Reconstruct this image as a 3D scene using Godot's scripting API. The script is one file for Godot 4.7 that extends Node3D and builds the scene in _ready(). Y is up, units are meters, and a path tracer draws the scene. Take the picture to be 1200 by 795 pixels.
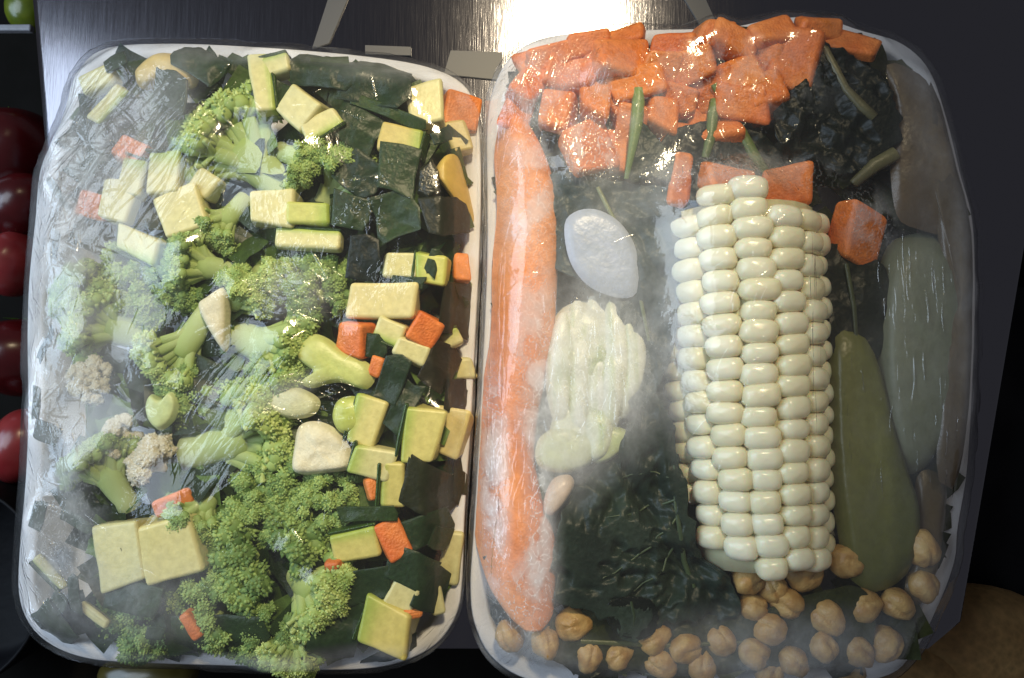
extends Node3D
# Two shrink-wrapped foam trays of chopped vegetables on a steel scale plate, seen from almost straight above.

var cam_pos := Vector3.ZERO
var cam_f := Vector3.ZERO
var cam_r := Vector3.RIGHT
var cam_u := Vector3.UP
const HALF := 0.46631   # tan(25 degrees)
const CELL := 0.002
const GX0 := -0.200
const GZ0 := -0.150
const GW := 200
const GH := 150
var taken := {}
var rng := RandomNumberGenerator.new()
var nz := FastNoiseLite.new()
var dist := [PackedFloat32Array(), PackedFloat32Array()]   # distance inside each tray's outline
var rims := []                                             # outline of each tray, world x and z
var inside := [[], []]                                     # the things under each film
var M := {}

class Geo:
	var v := PackedVector3Array()
	var n := PackedVector3Array()
	var c := PackedColorArray()
	var uv := PackedVector2Array()
	var i := PackedInt32Array()
	func smooth(v0: int, i0: int) -> void:
		n.resize(v.size())
		for k in range(v0, v.size()):
			n[k] = Vector3.ZERO
		for k in range(i0, i.size(), 3):
			var a := v[i[k]]
			var q := (v[i[k + 2]] - a).cross(v[i[k + 1]] - a)
			n[i[k]] += q
			n[i[k + 1]] += q
			n[i[k + 2]] += q
		for k in range(v0, v.size()):
			n[k] = n[k].normalized() if n[k].length_squared() > 1e-24 else Vector3.UP
	func flip() -> void:
		for k in range(0, i.size(), 3):
			var a := i[k + 1]
			i[k + 1] = i[k + 2]
			i[k + 2] = a
	func grid(v0: int, nu: int, nv: int, wrap: bool) -> void:   # rows of nu points, nv rows
		for b in nv - 1:
			for a in (nu if wrap else nu - 1):
				var a2 := (a + 1) % nu
				var p := v0 + b * nu + a
				var q := v0 + b * nu + a2
				i.append_array([p, q, p + nu, q, q + nu, p + nu])
	func tube(pts: Array, rad: Array, sides: int, c0: Color, c1: Color, flat := 1.0) -> void:
		var v0 := v.size()
		var i0 := i.size()
		var side := Vector3.ZERO
		for k in pts.size():
			var d: Vector3 = (pts[mini(k + 1, pts.size() - 1)] - pts[maxi(k - 1, 0)]).normalized()
			if k == 0:
				side = d.cross(Vector3.UP if absf(d.y) < 0.9 else Vector3.RIGHT).normalized()
			side = (side - d * side.dot(d)).normalized()
			var up := side.cross(d)
			for s in sides:
				var a := TAU * s / sides
				v.append(pts[k] + (side * cos(a) + up * sin(a) * flat) * rad[k])
				c.append(c0.lerp(c1, float(k) / (pts.size() - 1)))
		grid(v0, sides, pts.size(), true)
		for e in [0, pts.size() - 1]:
			var m := v.size()
			v.append(pts[e])
			c.append(c0 if e == 0 else c1)
			for s in sides:
				var a: int = v0 + e * sides + s
				var b: int = v0 + e * sides + (s + 1) % sides
				i.append_array([m, b, a] if e == 0 else [m, a, b])
		smooth(v0, i0)
	func bud(p: Vector3, r: float, col: Color, up: Vector3, tall := 1.0) -> void:
		var v0 := v.size()
		var s := up.cross(Vector3.RIGHT if absf(up.x) < 0.8 else Vector3.UP).normalized()
		var t := s.cross(up)
		v.append(p + up * r * 1.25 * tall)
		n.append(up)
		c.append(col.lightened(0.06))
		for k in 5:
			var d := s * cos(TAU * k / 5) + t * sin(TAU * k / 5)
			v.append(p + d * r)
			n.append((d + up * 0.35).normalized())
			c.append(col)
		v.append(p - up * r)
		n.append(-up)
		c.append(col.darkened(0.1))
		for k in 5:
			var a := v0 + 1 + k
			var b := v0 + 1 + (k + 1) % 5
			i.append_array([v0, a, b, v0 + 6, b, a])
	func mesh(mat: Material) -> ArrayMesh:
		var arr := []
		arr.resize(Mesh.ARRAY_MAX)
		arr[Mesh.ARRAY_VERTEX] = v
		arr[Mesh.ARRAY_NORMAL] = n
		if c.size() == v.size():
			arr[Mesh.ARRAY_COLOR] = c
		if uv.size() == v.size():
			arr[Mesh.ARRAY_TEX_UV] = uv
		arr[Mesh.ARRAY_INDEX] = i
		var m := ArrayMesh.new()
		m.add_surface_from_arrays(Mesh.PRIMITIVE_TRIANGLES, arr)
		m.surface_set_material(0, mat)
		return m

# ---------------------------------------------------------------- helpers

func at(px: float, py: float, h: float) -> Vector3:
	var d := cam_f + cam_r * ((px - 600.0) / 397.5 * HALF) - cam_u * ((py - 397.5) / 397.5 * HALF)
	return cam_pos + d * ((h - cam_pos.y) / d.y)

func unit(h: float) -> float:          # metres per photo pixel at height h
	return (cam_pos.y - h) * HALF / 397.5

func numbered(called: String) -> String:
	if not taken.has(called):
		taken[called] = 0
		return called
	taken[called] += 1
	return "%s_%03d" % [called, taken[called]]

func part(called: String, mesh: Mesh, parent: Node3D) -> MeshInstance3D:
	var o := MeshInstance3D.new()
	o.name = called
	o.mesh = mesh
	parent.add_child(o, true)
	return o

func tag(o: Node3D, label: String, category: String, group := "") -> void:
	o.set_meta("label", label)
	o.set_meta("category", category)
	if group:
		o.set_meta("group", group)

func thing(called: String, where: Vector3, label: String, category: String, group := "", tray := -1) -> Node3D:
	var o := Node3D.new()
	o.name = numbered(called)
	add_child(o)
	o.position = where
	tag(o, label, category, group)
	if tray >= 0:
		inside[tray].append(o)
	return o

func lump(called: String, mesh: Mesh, where: Vector3, label: String, category: String, group := "", tray := -1) -> MeshInstance3D:
	var o := MeshInstance3D.new()
	o.name = numbered(called)
	o.mesh = mesh
	add_child(o)
	o.position = where
	tag(o, label, category, group)
	if tray >= 0:
		inside[tray].append(o)
	return o

func noise_tex(freq: float, kind: int, size := 256, octaves := 4, ramp := [], as_normal := 0.0) -> NoiseTexture2D:
	var f := FastNoiseLite.new()
	f.noise_type = kind
	f.frequency = freq
	f.fractal_octaves = octaves
	f.seed = 11
	var t := NoiseTexture2D.new()
	t.width = size
	t.height = size
	t.seamless = true
	t.noise = f
	if ramp:
		var g := Gradient.new()
		g.set_color(0, ramp[0])
		g.set_color(1, ramp[1])
		for k in range(2, ramp.size()):
			g.add_point(float(k - 1) / (ramp.size() - 1), ramp[k])
		t.color_ramp = g
	if as_normal > 0.0:
		t.as_normal_map = true
		t.bump_strength = as_normal
	return t

func mat(called: String, col: Color, rough: float, tint: Texture2D = null, bump: Texture2D = null, scale := 60.0, depth := 0.02, vertex := true) -> StandardMaterial3D:
	var m := StandardMaterial3D.new()
	m.resource_name = called
	m.albedo_color = col
	m.roughness = rough
	m.vertex_color_use_as_albedo = vertex
	m.vertex_color_is_srgb = vertex
	m.cull_mode = BaseMaterial3D.CULL_DISABLED
	if tint or bump:
		m.uv1_triplanar = true
		m.uv1_scale = Vector3.ONE * scale
	if tint:
		m.albedo_texture = tint
	if bump:
		m.heightmap_enabled = true
		m.heightmap_texture = bump
		m.heightmap_scale = depth
	M[called] = m
	return m

func materials() -> void:
	var soft := noise_tex(0.02, FastNoiseLite.TYPE_SIMPLEX_SMOOTH, 256, 4, [Color(0.90, 0.90, 0.88), Color(1, 1, 1)])
	var fibre := noise_tex(0.012, FastNoiseLite.TYPE_SIMPLEX_SMOOTH, 256, 5, [Color(0.84, 0.80, 0.74), Color(1, 1, 1)])
	var spots := noise_tex(0.05, FastNoiseLite.TYPE_CELLULAR, 256, 2, [Color(0.72, 0.74, 0.7), Color(1, 1, 1)])
	var grain := noise_tex(0.04, FastNoiseLite.TYPE_SIMPLEX_SMOOTH, 256, 5)
	var cells := noise_tex(0.06, FastNoiseLite.TYPE_CELLULAR, 256, 2)
	mat("zucchini_flesh", Color.WHITE, 0.42, soft, grain, 45.0, 0.008)
	mat("zucchini_skin", Color.WHITE, 0.28, spots, grain, 60.0, 0.02)
	mat("carrot", Color.WHITE, 0.5, fibre, grain, 70.0, 0.02)
	mat("stalk", Color.WHITE, 0.4, soft, grain, 50.0, 0.008)
	mat("buds", Color.WHITE, 0.62)
	mat("curd", Color.WHITE, 0.6, soft, grain, 90.0, 0.015)
	mat("leaf", Color.WHITE, 0.4, spots, grain, 40.0, 0.015)
	mat("kernel", Color.WHITE, 0.26, soft, null, 30.0, 0.0)
	M.leaf.metallic_specular = 0.35
	M.kernel.subsurf_scatter_enabled = true
	M.kernel.subsurf_scatter_strength = 0.25
	mat("chickpea", Color.WHITE, 0.45, soft, grain, 70.0, 0.02)
	mat("rind", Color.WHITE, 0.5, soft, grain, 30.0, 0.012)
	mat("fruit", Color.WHITE, 0.25, soft, null, 20.0, 0.0)
	mat("potato", Color.WHITE, 0.7, spots, grain, 22.0, 0.02)
	mat("foam", Color(0.88, 0.885, 0.9), 0.55, null, cells, 120.0, 0.012, false)
	mat("cabbage", Color.WHITE, 0.35, soft, grain, 35.0, 0.012)
	mat("dark_table", Color(0.10, 0.095, 0.09), 0.7, soft, grain, 6.0, 0.02, false)
	mat("black_plastic", Color(0.05, 0.055, 0.07), 0.6, null, grain, 12.0, 0.02, false)
	M.dark_table.roughness = 1.0
	M.black_plastic.metallic_specular = 0.25
	M.dark_table.metallic_specular = 0.1
	var steel := mat("steel", Color(0.47, 0.47, 0.50), 0.33, null, null, 1.0, 0.0, false)
	steel.metallic = 1.0
	var st := noise_tex(0.05, FastNoiseLite.TYPE_SIMPLEX_SMOOTH, 512, 5)
	steel.heightmap_enabled = true
	steel.heightmap_texture = st
	steel.heightmap_scale = 0.0012
	steel.uv1_scale = Vector3(9, 0.35, 1)
	var rt := noise_tex(0.03, FastNoiseLite.TYPE_SIMPLEX_SMOOTH, 512, 5, [Color(0.7, 0.7, 0.7), Color(1, 1, 1)])
	steel.roughness = 0.17
	steel.anisotropy_enabled = true
	steel.anisotropy = -0.5
	steel.roughness_texture = rt
	var reflection_paint := StandardMaterial3D.new()
	reflection_paint.albedo_color = Color(0.33, 0.33, 0.33)  # flat grey standing for reflections in the steel
	reflection_paint.roughness = 0.45
	M.reflection_paint = reflection_paint

# ---------------------------------------------------------------- trays as outlines

func curve(pts: Array, n: int) -> PackedVector2Array:        # closed Catmull-Rom, n points evenly spaced
	var dense := PackedVector2Array()
	var k := pts.size()
	for a in k:
		for s in 12:
			dense.append(pts[a].cubic_interpolate(pts[(a + 1) % k], pts[(a + k - 1) % k], pts[(a + 2) % k], s / 12.0))
	dense.append(dense[0])
	var total := 0.0
	for a in dense.size() - 1:
		total += dense[a].distance_to(dense[a + 1])
	var out := PackedVector2Array()
	var walked := 0.0
	var want := 0.0
	for a in dense.size() - 1:
		var l := dense[a].distance_to(dense[a + 1])
		while out.size() < n and want <= walked + l:
			out.append(dense[a].lerp(dense[a + 1], (want - walked) / maxf(l, 1e-9)))
			want += total / n
		walked += l
	while out.size() < n:
		out.append(dense[0])
	return out

func clockwise(pts: Array) -> Array:
	var area := 0.0
	for k in pts.size():
		var p: Array = pts[k]
		var q: Array = pts[(k + 1) % pts.size()]
		area += p[0] * q[1] - q[0] * p[1]
	if area < 0.0:
		pts = pts.duplicate()
		pts.reverse()
	return pts

func inset(o: PackedVector2Array, by: float) -> PackedVector2Array:
	var out := PackedVector2Array()
	var n := o.size()
	for a in n:
		var t := (o[(a + 3) % n] - o[(a + n - 3) % n]).normalized()
		out.append(o[a] + Vector2(-t.y, t.x) * by)
	return out

func rim_of(pts: Array, h: float, n: int) -> PackedVector2Array:
	var w := []
	for p in pts:
		var q := at(p[0], p[1], h)
		w.append(Vector2(q.x, q.z))
	return curve(w, n)

func fill_distance(t: int) -> void:
	var o: PackedVector2Array = rims[t]
	var d := PackedFloat32Array()
	d.resize(GW * GH)
	var poly := PackedVector2Array()
	for a in range(0, o.size(), 4):
		poly.append(o[a])
	var box := Rect2(poly[0], Vector2.ZERO)
	for p in poly:
		box = box.expand(p)
	for b in GH:
		for a in GW:
			var p := Vector2(GX0 + a * CELL, GZ0 + b * CELL)
			if not box.has_point(p) or not Geometry2D.is_point_in_polygon(p, poly):
				continue
			var best := 1.0
			for k in poly.size():
				var q := Geometry2D.get_closest_point_to_segment(p, poly[k], poly[(k + 1) % poly.size()])
				best = minf(best, p.distance_squared_to(q))
			d[b * GW + a] = sqrt(best)
	dist[t] = d

func sample(g: PackedFloat32Array, x: float, z: float) -> float:
	var fx := clampf((x - GX0) / CELL, 0.0, GW - 1.01)
	var fz := clampf((z - GZ0) / CELL, 0.0, GH - 1.01)
	var a := int(fx)
	var b := int(fz)
	fx -= a
	fz -= b
	var k := b * GW + a
	return lerpf(lerpf(g[k], g[k + 1], fx), lerpf(g[k + GW], g[k + GW + 1], fx), fz)

func dome(t: int, x: float, z: float) -> float:
	var d := sample(dist[t], x, z)
	return 0.0225 + 0.0185 * smoothstep(0.0, 1.0, clampf(d / 0.017, 0.0, 1.0)) + nz.get_noise_2d(x * 900.0, z * 900.0) * 0.0015

func spot(t: int, px: float, py: float, sink := 0.0) -> Vector3:     # the point under the film at a pixel
	var h := 0.04
	for k in 3:
		var p := at(px, py, h)
		h = dome(t, p.x, p.z) - sink
	return at(px, py, h)

func build_tray(t: int, label: String, back: float) -> void:
	var g := Geo.new()
	var o: PackedVector2Array = rims[t]
	var n := o.size()
	# outside from the foot to the lip, over it and down the inside
	var rings := [[0.020, 0.0012], [0.016, 0.001], [0.0125, 0.003], [0.0045, 0.019], [0.0012, 0.0205], [0.0006, 0.0216], [0.0012, 0.0224], [0.0035, 0.0226], [0.0062, 0.0222], [0.0075, 0.0212], [0.0125, 0.0065], [0.016, 0.005], [0.022, 0.0046]]
	for r in rings:
		var q := inset(o, r[0] + back)
		for a in n:
			g.v.append(Vector3(q[a].x, r[1], q[a].y))
	g.grid(0, n, rings.size(), true)
	for e in [0, rings.size() - 1]:
		var c := Vector3.ZERO
		for a in n:
			c += g.v[e * n + a] / n
		g.v.append(c)
		for a in n:
			var p: int = e * n + a
			var q: int = e * n + (a + 1) % n
			g.i.append_array([g.v.size() - 1, q, p] if e == 0 else [g.v.size() - 1, p, q])
	g.smooth(0, 0)
	lump("foam_tray", g.mesh(M.foam), Vector3.ZERO, label, "tray", "foam trays")

# ---------------------------------------------------------------- shapes

func rbox(size: Vector3, r: float, seed_: int, warp: float, paint: Callable) -> Geo:
	var g := Geo.new()
	var half := size / 2.0
	r = minf(r, minf(half.x, minf(half.y, half.z)) * 0.9)
	var inner := half - Vector3.ONE * r
	var rr := RandomNumberGenerator.new()
	rr.seed = seed_
	var shear := []
	for k in 8:
		shear.append(Vector3(rr.randf_range(-1, 1), rr.randf_range(-1, 1), rr.randf_range(-1, 1)) * warp)
	for ax in 3:
		for sg in [-1.0, 1.0]:
			var u := (ax + 1) % 3
			var w := (ax + 2) % 3
			var cu := [-1.0, -1 + r / half[u] * 0.3, -1 + r / half[u], -0.3, 0.3, 1 - r / half[u], 1 - r / half[u] * 0.3, 1.0]
			var cw := [-1.0, -1 + r / half[w] * 0.3, -1 + r / half[w], -0.3, 0.3, 1 - r / half[w], 1 - r / half[w] * 0.3, 1.0]
			var v0 := g.v.size()
			for b in 8:
				for a in 8:
					var q := Vector3.ZERO
					q[ax] = sg * half[ax]
					q[u] = cu[a] * half[u]
					q[w] = cw[b] * half[w]
					var c := q.clamp(-inner, inner)
					var d := (q - c).normalized()
					var p := c + d * r
					# uneven: every corner of the block moves on its own
					var f := (p / half) * 0.5 + Vector3.ONE * 0.5
					var off := Vector3.ZERO
					for k in 8:
						off += shear[k] * (f.x if k & 1 else 1 - f.x) * (f.y if k & 2 else 1 - f.y) * (f.z if k & 4 else 1 - f.z)
					p += off * minf(half.x, half.z)
					p += d * nz.get_noise_3d(p.x * 6000.0 + seed_ * 37, p.y * 6000.0, p.z * 6000.0) * 0.0006
					g.v.append(p)
					g.n.append(d)
					g.c.append(paint.call(p, half))
			if sg < 0:
				g.grid(v0, 8, 8, false)
			else:
				for b in 7:
					for a in 7:
						var p := v0 + b * 8 + a
						g.i.append_array([p, p + 8, p + 1, p + 1, p + 8, p + 9])
	return g

# a rounded slab or body from an outline in photo pixels; bottom and top bulge
func pillow(t: int, pts: Array, sink: float, thick: float, power: float, seed_: int, paint: Callable, straight := false, rough := 0.0004, flat_h := -1.0) -> Array:
	var w := []
	var c := Vector2.ZERO
	pts = clockwise(pts)
	for p in pts:
		var q := spot(t, p[0], p[1], sink) if flat_h < 0.0 else at(p[0], p[1], flat_h)
		w.append(Vector3(q.x, q.y, q.z))
		c += Vector2(q.x, q.z) / pts.size()
	var flat := []
	for p in w:
		flat.append(Vector2(p.x, p.z))
	var o := PackedVector2Array()
	if straight:
		for k in flat.size():
			for s in 8:
				o.append(flat[k].lerp(flat[(k + 1) % flat.size()], s / 8.0))
	else:
		o = curve(flat, 48)
	var n := o.size()
	var top := dome(t, c.x, c.y) - sink if flat_h < 0.0 else flat_h
	var g := Geo.new()
	var rows := 9
	var base := Vector3(c.x, top - thick, c.y)
	for side in [1.0, -1.0]:
		var v0 := g.v.size()
		for k in rows:
			var s := float(k) / (rows - 1)
			var shrink := 1.0 - s
			var lift := pow(1.0 - pow(shrink, power), 1.0 / power)
			for a in n:
				var p := c + (o[a] - c) * (shrink if k < rows - 1 else 0.001)
				var hh := top if flat_h >= 0.0 else minf(dome(t, p.x, p.y) - sink, top + 0.006)
				var y: float = hh - thick * 0.5 + side * thick * 0.5 * lift
				y += nz.get_noise_3d(p.x * 2500.0, p.y * 2500.0, seed_ * 13.0 + side) * rough * 2.0 * lift + nz.get_noise_3d(p.x * 9000.0, p.y * 9000.0, seed_ * 7.0) * rough * lift
				var q := Vector3(p.x, y, p.y) - base
				g.v.append(q)
				g.c.append(paint.call(q, s, a / float(n)))
		if side > 0:
			g.grid(v0, n, rows, true)
		else:
			for b in rows - 1:
				for a in n:
					var p := v0 + b * n + a
					var q := v0 + b * n + (a + 1) % n
					g.i.append_array([p, p + n, q, q, p + n, q + n])
		g.smooth(v0, 0 if side > 0 else g.i.size() / 2)
	return [g, base]

# a crumpled leaf from an outline in photo pixels: two close sheets with a real edge
func leaf_y(t: int, p: Vector2, sink: float, crumple: float, sd: int, rays: int, root: Vector2, flat_h: float) -> float:
	var y := (dome(t, p.x, p.y) - sink if flat_h < 0.0 else flat_h) + nz.get_noise_3d(p.x * 2200.0, p.y * 2200.0, sd * 17.0) * crumple
	y += (0.5 - absf(nz.get_noise_3d(p.x * 3600.0, p.y * 3600.0, sd * 5.0))) * crumple * 0.8
	if rays:
		var ray := p - root
		var groove := absf(sin(ray.angle() * rays + nz.get_noise_2d(p.x * 1500.0, p.y * 1500.0) * 5.0))
		y += (groove - 0.6) * crumple * 0.30 * clampf(ray.length() / 0.03, 0.15, 1.0)
		y -= absf(nz.get_noise_3d(p.x * 9000.0, p.y * 9000.0, sd * 3.0)) * crumple * 0.35
	if flat_h < 0.0:
		y = minf(y, dome(t, p.x, p.y) - 0.0003)
	return y

func leaf_sheet(t: int, pts: Array, sink: float, crumple: float, seed_: int, col: Color, pale: Color, rays := 0, straight := false, flat_h := -1.0, root := Vector2.ZERO) -> Array:
	var flat := []
	var c := Vector2.ZERO
	pts = clockwise(pts)
	for p in pts:
		var q := spot(t, p[0], p[1], sink) if flat_h < 0.0 else at(p[0], p[1], flat_h)
		flat.append(Vector2(q.x, q.z))
		c += Vector2(q.x, q.z) / pts.size()
	var o := PackedVector2Array()
	if straight:
		for k in flat.size():
			for s in 6:
				o.append(flat[k].lerp(flat[(k + 1) % flat.size()], s / 6.0))
	else:
		o = curve(flat, 160 if rays else 56)
	var n := o.size()
	var g := Geo.new()
	var rows := 40 if rays else 8
	var base := Vector3(c.x, (dome(t, c.x, c.y) - sink if flat_h < 0.0 else flat_h), c.y)
	for side in [0.0, 1.0]:
		var v0 := g.v.size()
		for k in rows:
			var s := 1.0 - float(k) / (rows - 1) * 0.998
			for a in n:
				var edge := o[a]
				if not straight:
					edge += (o[a] - c).normalized() * nz.get_noise_2d(a * (14.0 if rays else 30.0), seed_ * 91.0) * (crumple * 0.32 if rays else 0.0012)
				var p := c + (edge - c) * s
				for pull in 6:
					if flat_h < 0.0 and sample(dist[t], p.x, p.y) < 0.0035:
						p = p.lerp(c, 0.12)
				var y := leaf_y(t, p, sink, crumple, seed_, rays, root, flat_h)
				var shade := 0.5 + 0.5 * nz.get_noise_3d(p.x * 3000.0, p.y * 3000.0, seed_)
				if rays:
					var ray := p - root
					var groove := absf(sin(ray.angle() * rays + nz.get_noise_2d(p.x * 1500.0, p.y * 1500.0) * 5.0))
					shade += maxf(0.0, 0.25 - groove * 1.2) * clampf(ray.length() / 0.03, 0.15, 1.0)
				g.v.append(Vector3(p.x, y - side * 0.00045, p.y) - base)
				g.c.append(col.lerp(pale, clampf(shade * 0.8, 0, 1)))
		if side == 0.0:
			g.grid(v0, n, rows, true)
		else:
			for b in rows - 1:
				for a in n:
					var p := v0 + b * n + a
					var q := v0 + b * n + (a + 1) % n
					g.i.append_array([p, p + n, q, q, p + n, q + n])
	var m := rows * n
	for a in n:
		var b := (a + 1) % n
		g.i.append_array([a, m + a, b, b, m + a, m + b])
	g.smooth(0, 0)
	return [g, base]

# ---------------------------------------------------------------- vegetables

func zucchini(t: int, px: float, py: float, w: float, h: float, turn: float, sink: float, skin: String, label: String, flesh := Color(0.87, 0.85, 0.62)) -> void:
	flesh = flesh.darkened(0.04)
	var p := spot(t, px, py, sink * 0.001)
	var k := unit(p.y)
	var size := Vector3(w * k, minf(w, h) * k * 0.8, h * k)
	var sd := int(px * 7 + py)
	var axis := 2 if skin in ["n", "s"] else 0
	var way := -1.0 if skin in ["n", "w"] else 1.0
	var green := Color(0.60, 0.70, 0.30)
	var g := rbox(size, 0.0015, sd, 0.26, func(q: Vector3, half: Vector3) -> Color:
		var core := 1.0 - clampf(Vector2(q.x / half.x, q.z / half.z).length(), 0, 1)
		var col := flesh.lerp(Color(0.84, 0.79, 0.50), core * 0.4)
		if skin:
			col = col.lerp(green, smoothstep(0.1, 1.0, q[axis] * way / half[axis]) * 0.85)
		return col)
	var o := thing("zucchini_piece", p - Vector3(0, size.y * 0.5, 0), label, "zucchini piece", "zucchini pieces in the left tray", t)
	part("flesh", g.mesh(M.zucchini_flesh), o)
	if skin:
		var ss := size
		ss[axis] = 0.0013
		ss.y *= 0.97
		ss[2 - axis] *= 0.97
		var dark := Color(0.16, 0.27, 0.10)
		var gs := rbox(ss, 0.0006, sd, 0.0, func(q: Vector3, _half: Vector3) -> Color:
			return dark.lerp(Color(0.32, 0.44, 0.16), 0.5 + 0.5 * nz.get_noise_3d(q.x * 9000, q.y * 9000, q.z * 9000 + sd)))
		var s := part("rind", gs.mesh(M.zucchini_skin), o)
		s.position[axis] = way * (size[axis] * 0.5 + 0.0003)
	o.rotation_degrees = Vector3(rng.randf_range(-7, 7), -turn, rng.randf_range(-7, 7))

func carrot(t: int, px: float, py: float, w: float, h: float, turn: float, sink: float, label: String, group: String, col := Color(0.88, 0.47, 0.20), warp := 0.22) -> void:
	var p := spot(t, px, py, sink * 0.001)
	var k := unit(p.y)
	var size := Vector3(w * k, clampf(minf(w, h) * k * 0.8, 0.006, 0.014), h * k)
	var sd := int(px * 3 + py * 5)
	var g := rbox(size, 0.0021 if t == 1 else 0.0014, sd, warp, func(q: Vector3, _half: Vector3) -> Color:
		return col.lerp(Color(0.95, 0.62, 0.34), 0.45 + 0.55 * nz.get_noise_3d(q.x * 4000 + sd, q.y * 4000, q.z * 4000)))
	var o := lump("carrot_piece", g.mesh(M.carrot), p - Vector3(0, size.y * 0.5, 0), label, "carrot piece", group, t)
	o.rotation_degrees = Vector3(rng.randf_range(-24, 24), -turn, rng.randf_range(-24, 24))

func scrap(t: int, px: float, py: float, w: float, h: float, turn: float, sink: float, label: String, col := Color(0.115, 0.175, 0.12), pale := Color(0.23, 0.32, 0.20)) -> void:
	var rr := RandomNumberGenerator.new()
	rr.seed = int(px * 11 + py * 3)
	var pts := []
	var a := deg_to_rad(turn)
	for q in [Vector2(-1, -1), Vector2(0.1, -1), Vector2(1, -0.9), Vector2(1, 0.2), Vector2(0.9, 1), Vector2(-0.2, 0.95), Vector2(-1, 0.9)]:
		var r: Vector2 = Vector2(q.x * w * 0.5, q.y * h * 0.5) * rr.randf_range(0.8, 1.12)
		r = r.rotated(a)
		pts.append([px + r.x, py + r.y])
	var vary := rr.randf() * 0.35
	var m := leaf_sheet(t, pts, sink * 0.001 + 0.0012, 0.0034, rr.seed % 97, col.lerp(Color(0.22, 0.30, 0.15), vary), pale.lerp(Color(0.34, 0.42, 0.22), vary), 0, true)
	lump("leaf_scrap", m[0].mesh(M.leaf), m[1], label, "leaf scrap", "chopped dark leaves in the left tray", t)

# a floret: stalk that forks into branches, each ending in a tuft of buds; its axis is +y
func floret_meshes(sd: int, white: bool, spread: float, light: float) -> Array:
	var rr := RandomNumberGenerator.new()
	rr.seed = sd
	var cut := light > 0.8
	var st := Geo.new()
	var bd := Geo.new()
	var c0 := Color(0.74, 0.79, 0.58) if not white else Color(0.90, 0.89, 0.80)
	var c1 := Color(0.64, 0.74, 0.42) if not white else Color(0.92, 0.90, 0.81)
	st.tube([Vector3(0, -0.66, 0), Vector3(0.02, -0.42, 0.01), Vector3(0, -0.16, 0), Vector3(0, 0.10, 0), Vector3(0, 0.3, 0)], [0.25, 0.23, 0.25, 0.27 if cut else 0.36, 0.2], 14, c0, c1)
	var count := 17
	var deep := Color(0.25, 0.37, 0.17).lerp(Color(0.46, 0.57, 0.28), light)
	var pale := Color(0.52, 0.63, 0.30).lerp(Color(0.76, 0.82, 0.50), light)
	for b in count:
		var out := sqrt((b + 0.4) / count) * spread
		var round_ := b * 2.39996 + rr.randf_range(-0.3, 0.3)
		var dir := Vector3(sin(out) * cos(round_), cos(out), sin(out) * sin(round_))
		if cut:
			dir = (dir * Vector3(1.15, 1, 0.32)).normalized()
		var root := Vector3(0, rr.randf_range(-0.25, 0.0), 0) + dir * 0.08
		var tip := dir * rr.randf_range(0.50, 0.64)
		st.tube([root, root.lerp(tip, 0.5) + Vector3(0, 0.03, 0), tip], [0.15, 0.105, 0.09], 8, c0, c1)
		for s in 9:
			var d2 := (dir + Vector3(rr.randf_range(-1, 1), rr.randf_range(-1, 1), rr.randf_range(-1, 1)) * 0.75).normalized()
			var tip2 := tip + d2 * rr.randf_range(0.18, 0.32)
			st.tube([tip, tip.lerp(tip2, 0.6), tip2], [0.05, 0.036, 0.045], 5, c1, c1.lerp(pale, 0.7))
			var tone := rr.randf_range(0, 1)
			var hidden := cut and not white and tip2.z > 0.08 and tip2.y < 0.62
			if not hidden:
				var v0 := bd.v.size()
				var i0 := bd.i.size()
				var size := 0.12 if not white else 0.15
				for y in 6:
					for x in 8:
						var d := Vector3(sin(PI * y / 5.0) * cos(TAU * x / 8.0), cos(PI * y / 5.0), sin(PI * y / 5.0) * sin(TAU * x / 8.0))
						bd.v.append(tip2 + d * size)
						bd.c.append(deep.lerp(pale, tone * 0.5) if not white else Color(0.88, 0.85, 0.74))
				bd.grid(v0, 8, 6, true)
				bd.smooth(v0, i0)
			var many := 34 if not white else 16
			for e in many:
				var d3 := (d2 * 0.8 + Vector3(rr.randf_range(-1, 1), rr.randf_range(-1, 1), rr.randf_range(-1, 1)).normalized()).normalized()
				var q := tip2 + d3 * rr.randf_range(0.10, 0.15)
				if cut and not white and q.z > 0.10 and q.y < 0.72 + rr.randf_range(-0.1, 0.1):
					continue
				var col := deep.lerp(pale, clampf(tone * 0.75 + rr.randf_range(-0.1, 0.3), 0, 1))
				if white:
					col = Color(0.88, 0.85, 0.73).lerp(Color(0.95, 0.93, 0.85), rr.randf())
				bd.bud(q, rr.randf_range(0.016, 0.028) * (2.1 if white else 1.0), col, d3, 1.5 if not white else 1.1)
	return [st.mesh(M.stalk), bd.mesh(M.curd if white else M.buds)]

var floret_kinds := {}

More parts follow.
